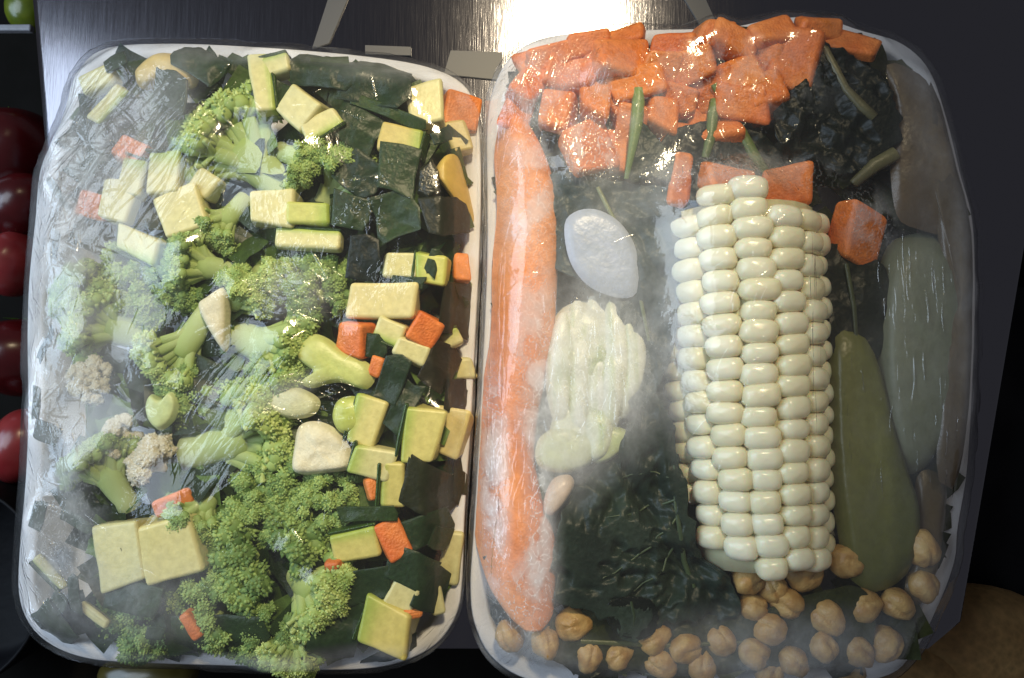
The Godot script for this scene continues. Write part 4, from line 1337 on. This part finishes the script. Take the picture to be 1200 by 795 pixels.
func surroundings() -> void:
	var g := slab([Vector2(-0.9, -0.9), Vector2(0.9, -0.9), Vector2(0.9, 0.9), Vector2(-0.9, 0.9)], -0.085, 0.02)
	var table := lump("table", g.mesh(M.dark_table), Vector3.ZERO, "dark counter top underneath everything", "table")
	table.set_meta("kind", "structure")
	g = slab(flat_quad([[31, -60], [1262, -60], [1128, 730], [1090, 762], [130, 762], [100, 740]], 0.0), 0.0, 0.006, 6.0)
	lump("steel_plate", g.mesh(M.steel), Vector3.ZERO, "brushed steel scale plate carrying both wrapped trays", "scale plate")
	# scale body under the plate
	g = rbox(Vector3(0.26, 0.074, 0.15), 0.01, 5, 0.0, func(_q: Vector3, _h: Vector3) -> Color: return Color(0.1, 0.1, 0.1))
	lump("scale_body", g.mesh(M.black_plastic), Vector3(0, -0.045, -0.03), "black body of the scale under the steel plate", "scale body")
	# pale strips painted on the plate as reflections of something overhead
	var strips := [[[[388, -10], [412, -10], [386, 52], [366, 58]], "slanting pale reflection painted on the steel above the left tray"], [[[428, 54], [482, 56], [482, 66], [428, 64]], "short pale painted reflection behind the left tray's rim"], [[[528, 60], [588, 62], [588, 95], [520, 88]], "pale square reflection painted between the two trays at the top"], [[[796, -10], [822, -10], [842, 34], [822, 34]], "slanting pale reflection painted above the right tray"]]
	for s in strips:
		lump("painted_reflection", slab(flat_quad(s[0], 0.0), 0.0009, 0.0004).mesh(M.reflection_paint), Vector3.ZERO, s[1], "painted reflection", "painted reflections on the steel plate")
	# vegetables below the plate
	var reds := [[2, 306, 40, "pinkish red tomato at the left edge, upper of the two painted lit"], [14, 524, 46, "bright red tomato at the left edge above the pan"], [-6, 170, 62, "dark red tomato with shade painted in, at the upper left edge"], [2, 418, 54, "dark red tomato with shade painted in, between the two lit ones"], [16, 236, 44, "small dark red tomato with shade painted in, upper left"]]
	for r in reds:
		var p := at(r[0], r[1], -0.05)
		var k: float = r[2] * unit(-0.05)
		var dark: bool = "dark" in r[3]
		var o := thing("tomato", p + Vector3(0, -k * 0.55, 0), r[3], "tomato", "tomatoes under the plate at the left")
		part("fruit", ball(Vector3.ZERO, Vector3(k, k * 0.86, k), r[1], 0.05, Color(0.26, 0.07, 0.08) if dark else Color(0.54, 0.22, 0.22), Color(0.31, 0.09, 0.10) if dark else Color(0.48, 0.16, 0.17)).mesh(M.fruit), o)  # light and shade on the tomatoes painted as paler and darker reds
		var cal := Geo.new()
		for s in 5:
			var a := TAU * s / 5.0
			cal.tube([Vector3(0, k * 0.85, 0), Vector3(cos(a) * k * 0.2, k * 0.88, sin(a) * k * 0.2), Vector3(cos(a) * k * 0.45, k * 0.84, sin(a) * k * 0.45)], [0.0014, 0.0012, 0.0003], 5, Color(0.2, 0.3, 0.12), Color(0.25, 0.36, 0.15), 0.4)
		var cc := part("calyx", cal.mesh(M.stalk), o)
		o.rotation = Vector3(1.9, r[1] * 0.1, 0.9)
		cc.position = Vector3.ZERO
	var lp := at(24, 4, -0.045)
	var lk := 26 * unit(-0.045)
	lump("lime", ball(Vector3.ZERO, Vector3(lk, lk * 0.9, lk * 1.15), 3, 0.06, Color(0.40, 0.44, 0.14), Color(0.32, 0.38, 0.12)).mesh(M.fruit), lp + Vector3(0, -lk * 0.5, 0), "yellow-green lime at the top left corner of the picture", "lime")
	# crate edge at the top left
	g = rbox(Vector3(0.10, 0.004, 0.0035), 0.001, 2, 0.0, func(_q: Vector3, _h: Vector3) -> Color: return Color(0.55, 0.55, 0.58))
	lump("crate_edge", g.mesh(M.rind), at(-80, 34, -0.035), "thin white crate edge running in from the left at the top", "crate edge")
	# pan at the lower left
	var pan := Geo.new()
	var pc := at(-70, 690, -0.03)
	var prof := [[0.0, -0.038], [0.036, -0.038], [0.042, -0.030], [0.0455, 0.0], [0.0465, 0.0008], [0.0475, 0.0], [0.045, -0.032], [0.038, -0.041], [0.0, -0.041]]
	for r in prof:
		for a in 72:
			pan.v.append(Vector3(cos(TAU * a / 72.0) * r[0], r[1], sin(TAU * a / 72.0) * r[0]))
	pan.grid(0, 72, prof.size(), true)
	pan.smooth(0, 0)
	lump("black_pan", pan.mesh(M.black_plastic), pc, "round black pan with a thin rim at the lower left edge", "pan")
	# potatoes at the lower right, a squash at the bottom and a dark bag
	var po := [[1166, 768, 104, 66, "large tan potato at the bottom right corner"], [1092, 800, 56, 40, "smaller shaded potato under the right tray's lower corner"]]
	for r in po:
		var p := at(r[0], r[1], -0.03)
		var k := unit(-0.03)
		lump("potato", ball(Vector3.ZERO, Vector3(r[2] * k, r[3] * k * 0.9, r[3] * k), r[0], 0.12, Color(0.66, 0.52, 0.33), Color(0.56, 0.42, 0.25)).mesh(M.potato), p + Vector3(0, -r[3] * k * 0.7, 0), r[4], "potato", "potatoes below the plate")
	var q := at(150, 808, -0.03)
	lump("yellow_squash", ball(Vector3.ZERO, Vector3(0.024, 0.012, 0.010), 9, 0.08, Color(0.34, 0.31, 0.17), Color(0.28, 0.25, 0.13)).mesh(M.fruit), q + Vector3(0, -0.018, 0), "yellow squash glimpsed below the left tray's bottom rim", "squash")
	var bag := Geo.new()
	var bc := at(1215, 560, -0.06)
	for b in 40:
		for a in 40:
			var x := (a / 39.0 - 0.5) * 0.14
			var z := (b / 39.0 - 0.5) * 0.20
			var y := 0.02 * (1.0 - pow(absf(x) / 0.07, 3.0)) * (1.0 - pow(absf(z) / 0.1, 3.0)) + absf(nz.get_noise_2d(x * 900, z * 900)) * 0.016
			bag.v.append(Vector3(x, y, z))
	bag.grid(0, 40, 40, false)
	bag.smooth(0, 0)
	lump("black_bag", bag.mesh(M.black_plastic), bc + Vector3(0, -0.022, 0), "crumpled blue-black plastic bag in shade at the right edge", "plastic bag")

func _ready() -> void:
	# camera: almost straight down, the bottom of the picture a little nearer
	var tilt := deg_to_rad(5.4)
	cam_f = Vector3(0, -cos(tilt), -sin(tilt))
	cam_u = Vector3(0, sin(tilt), -cos(tilt))
	cam_pos = Vector3(0, 0.040, 0) - cam_f * 0.27
	var cam := Camera3D.new()
	cam.name = "camera"
	add_child(cam)
	cam.transform = Transform3D(Basis(cam_r, cam_u, -cam_f), cam_pos)
	cam.fov = 50.0
	cam.near = 0.02
	cam.far = 20.0
	cam.current = true
	var env := Environment.new()
	env.background_mode = Environment.BG_COLOR
	env.background_color = Color(0.33, 0.33, 0.345)
	env.background_energy_multiplier = 1.0
	env.tonemap_mode = Environment.TONE_MAPPER_LINEAR
	env.tonemap_exposure = 1.0
	env.sdfgi_enabled = true
	env.ssao_enabled = true
	env.ssil_enabled = true
	var we := WorldEnvironment.new()
	we.name = "environment"
	we.environment = env
	add_child(we)
	# cool window light from the left
	var win := AreaLight3D.new()
	win.name = "window_light"
	win.area_size = Vector2(0.40, 0.30)
	win.light_color = Color(0.80, 0.90, 1.0)
	win.light_energy = 0.22
	win.shadow_enabled = true
	add_child(win)
	win.look_at_from_position(Vector3(-0.62, 0.30, -0.05), Vector3(-0.10, 0.03, 0.0), Vector3.UP)
	# added soft fill from the upper left, also veiling the film
	var high := AreaLight3D.new()
	high.name = "added_fill_light"
	high.area_size = Vector2(0.42, 0.36)
	high.light_color = Color(0.88, 0.94, 1.0)
	high.light_energy = 0.27
	high.shadow_enabled = true
	add_child(high)
	high.look_at_from_position(Vector3(-0.50, 0.62, -0.16), Vector3(-0.08, 0.03, 0.01), Vector3.UP)
	# lamp over the far side of the plate
	var lamp := SpotLight3D.new()
	lamp.name = "ceiling_lamp"
	lamp.light_color = Color(1.0, 0.915, 0.745)
	lamp.light_energy = 1.65
	lamp.light_size = 0.075
	lamp.spot_angle = 9.3
	lamp.spot_angle_attenuation = 0.95
	lamp.spot_range = 4.0
	lamp.shadow_enabled = true
	add_child(lamp)
	lamp.look_at_from_position(Vector3(0.10, 1.0, -0.66), Vector3(-0.035, 0.03, -0.03), Vector3.UP)
	rng.seed = 4
	nz.seed = 3
	nz.frequency = 0.01
	nz.fractal_octaves = 3
	materials()
	rims = [
		rim_of([[70, 132], [84, 86], [118, 54], [190, 47], [300, 51], [420, 61], [500, 74], [545, 96], [562, 132], [567, 200], [565, 300], [560, 400], [555, 500], [548, 600], [545, 680], [538, 722], [514, 758], [466, 782], [400, 790], [300, 786], [200, 783], [110, 778], [60, 762], [30, 735], [17, 698], [18, 640], [25, 560], [28, 480], [27, 400], [29, 330], [36, 260], [42, 200], [56, 164]], 0.0225, 240),
		rim_of([[566, 150], [574, 100], [600, 58], [650, 36], [750, 30], [850, 27], [905, 17], [960, 15], [1010, 30], [1060, 46], [1095, 80], [1116, 140], [1131, 200], [1146, 260], [1149, 350], [1146, 450], [1140, 550], [1129, 620], [1125, 660], [1106, 712], [1074, 772], [1030, 802], [900, 818], [750, 818], [630, 806], [576, 778], [552, 736], [546, 690], [550, 620], [556, 520], [562, 400], [566, 300], [566, 220]], 0.0225, 240)]
	for t in 2:
		fill_distance(t)
	surroundings()
	build_tray(0, "white foam tray on the left holding chopped vegetables", 0.0005)
	build_tray(1, "white foam tray on the right holding corn, carrots and greens", 0.001)
	left_contents()
	right_contents()
	build_film(0, "clear crinkled plastic wrap over the left tray, fogged along its left side", [
		[170, 170, 100, 80, -55, 7, 110, 130, 0.8], [60, 380, 40, 220, 75, 40, 40, 260, 0.5], [280, 490, 45, 60, -55, 8, 120, 40, 0.8],
		[345, 345, 45, 30, 10, 25, 50, 60, 0.9], [562, 400, 8, 300, 91, 2, 200, 40, 0.8], [45, 690, 40, 60, 55, 14, 70, 60, 0.7], [300, 400, 240, 330, 60, 60, 40, 200, 0.3],
		[360, 470, 40, 30, 20, 20, 40, 40, 0.9], [420, 240, 30, 30, -20, 40, 30, 40, 0.8], [500, 760, 30, 20, -40, 10, 60, 20, 0.7], [100, 210, 30, 80, -50, 30, 40, 90, 0.7]],
		[[62, 330, 56, 260, 0.55], [105, 160, 70, 100, 0.42], [165, 140, 80, 50, 0.5, -40], [125, 320, 80, 100, 0.25], [115, 450, 70, 100, 0.40], [55, 610, 45, 120, 0.5], [120, 705, 90, 60, 0.42], [250, 490, 50, 50, 0.15], [345, 342, 46, 34, 0.35], [80, 250, 70, 80, 0.35], [160, 190, 60, 70, 0.2],
		[330, 462, 44, 16, 0.45, -20], [300, 60, 160, 14, 0.25], [470, 76, 90, 20, 0.30], [548, 130, 26, 60, 0.35], [440, 778, 90, 18, 0.4], [250, 782, 240, 12, 0.4], [556, 420, 12, 300, 0.25], [220, 690, 40, 70, 0.2]], 0.02, [[70, 260, 36, 120, 0.3, 0, 1], [80, 600, 40, 100, 0.3, 0, 1], [200, 180, 90, 60, 0.15, 0, 1]])
	build_film(1, "clear plastic wrap over the right tray, frosty above the carrots", [
		[660, 95, 60, 60, -72, 6, 90, 120, 0.8], [1075, 430, 45, 140, 91, 2, 70, 70, 1.0], [865, 330, 30, 140, -40, 25, 40, 60, 0.6], [936, 380, 4, 120, 90, 2, 80, 14, 0.9], [575, 400, 18, 300, 92, 3, 160, 60, 0.7],
		[680, 440, 50, 90, 80, 15, 60, 90, 0.9], [690, 175, 35, 40, 0, 80, 14, 160, 0.8], [760, 110, 200, 60, 0, 80, 14, 300, 0.6], [1000, 480, 20, 100, 90, 3, 60, 20, 0.7], [850, 210, 100, 20, 0, 80, 12, 120, 0.7], [1013, 275, 36, 36, 0, 80, 12, 60, 0.7],
		[600, 600, 30, 130, 90, 10, 30, 120, 0.5], [800, 400, 240, 340, 80, 40, 50, 160, 0.3], [580, 770, 30, 30, -50, 12, 40, 40, 0.7], [870, 330, 12, 160, 60, 40, 16, 60, 0.7]],
		[[645, 95, 70, 70, 0.22], [690, 178, 34, 40, 0.40], [770, 150, 80, 50, 0.2], [612, 220, 40, 90, 0.25], [628, 400, 22, 180, 0.3], [575, 560, 22, 170, 0.45], [632, 640, 22, 110, 0.5], [612, 700, 40, 50, 0.4], [700, 425, 84, 110, 0.7], [650, 500, 40, 60, 0.4], [702, 300, 50, 60, 0.3], [735, 225, 70, 40, 0.28], [785, 330, 22, 150, 0.35],
		[740, 330, 50, 150, 0.20], [664, 500, 50, 80, 0.7], [790, 430, 14, 100, 0.3], [1090, 400, 60, 200, 0.10], [1020, 520, 50, 150, 0.12], [600, 780, 60, 22, 0.5], [850, 200, 60, 30, 0.15], [568, 350, 12, 300, 0.3], [1095, 130, 30, 90, 0.15], [570, 120, 22, 80, 0.4], [950, 790, 300, 14, 0.2], [1110, 690, 40, 60, 0.2], [1138, 400, 16, 280, 0.3], [1085, 80, 40, 40, 0.25], [1100, 400, 50, 260, 0.08], [1090, 150, 40, 90, 0.08], [930, 765, 170, 46, 0.5], [640, 765, 60, 24, 0.3]], 0.02, [[690, 178, 34, 40, 0.6, 0, 1], [700, 110, 100, 50, 0.35, 0, 1], [840, 90, 130, 50, 0.28, 0, 1], [852, 206, 90, 26, 0.4, 0, 1], [925, 210, 50, 26, 0.3, 0, 1], [1013, 262, 34, 36, 0.5, 0, 1], [620, 230, 32, 90, 0.5, 0, 1], [622, 400, 26, 130, 0.45, 0, 1], [580, 560, 18, 130, 0.65, 0, 1], [630, 630, 16, 100, 0.7, 0, 1], [612, 705, 32, 44, 0.65, 0, 1], [700, 430, 60, 80, 0.4, 0, 1], [620, 110, 40, 60, 0.4, 0, 1]])
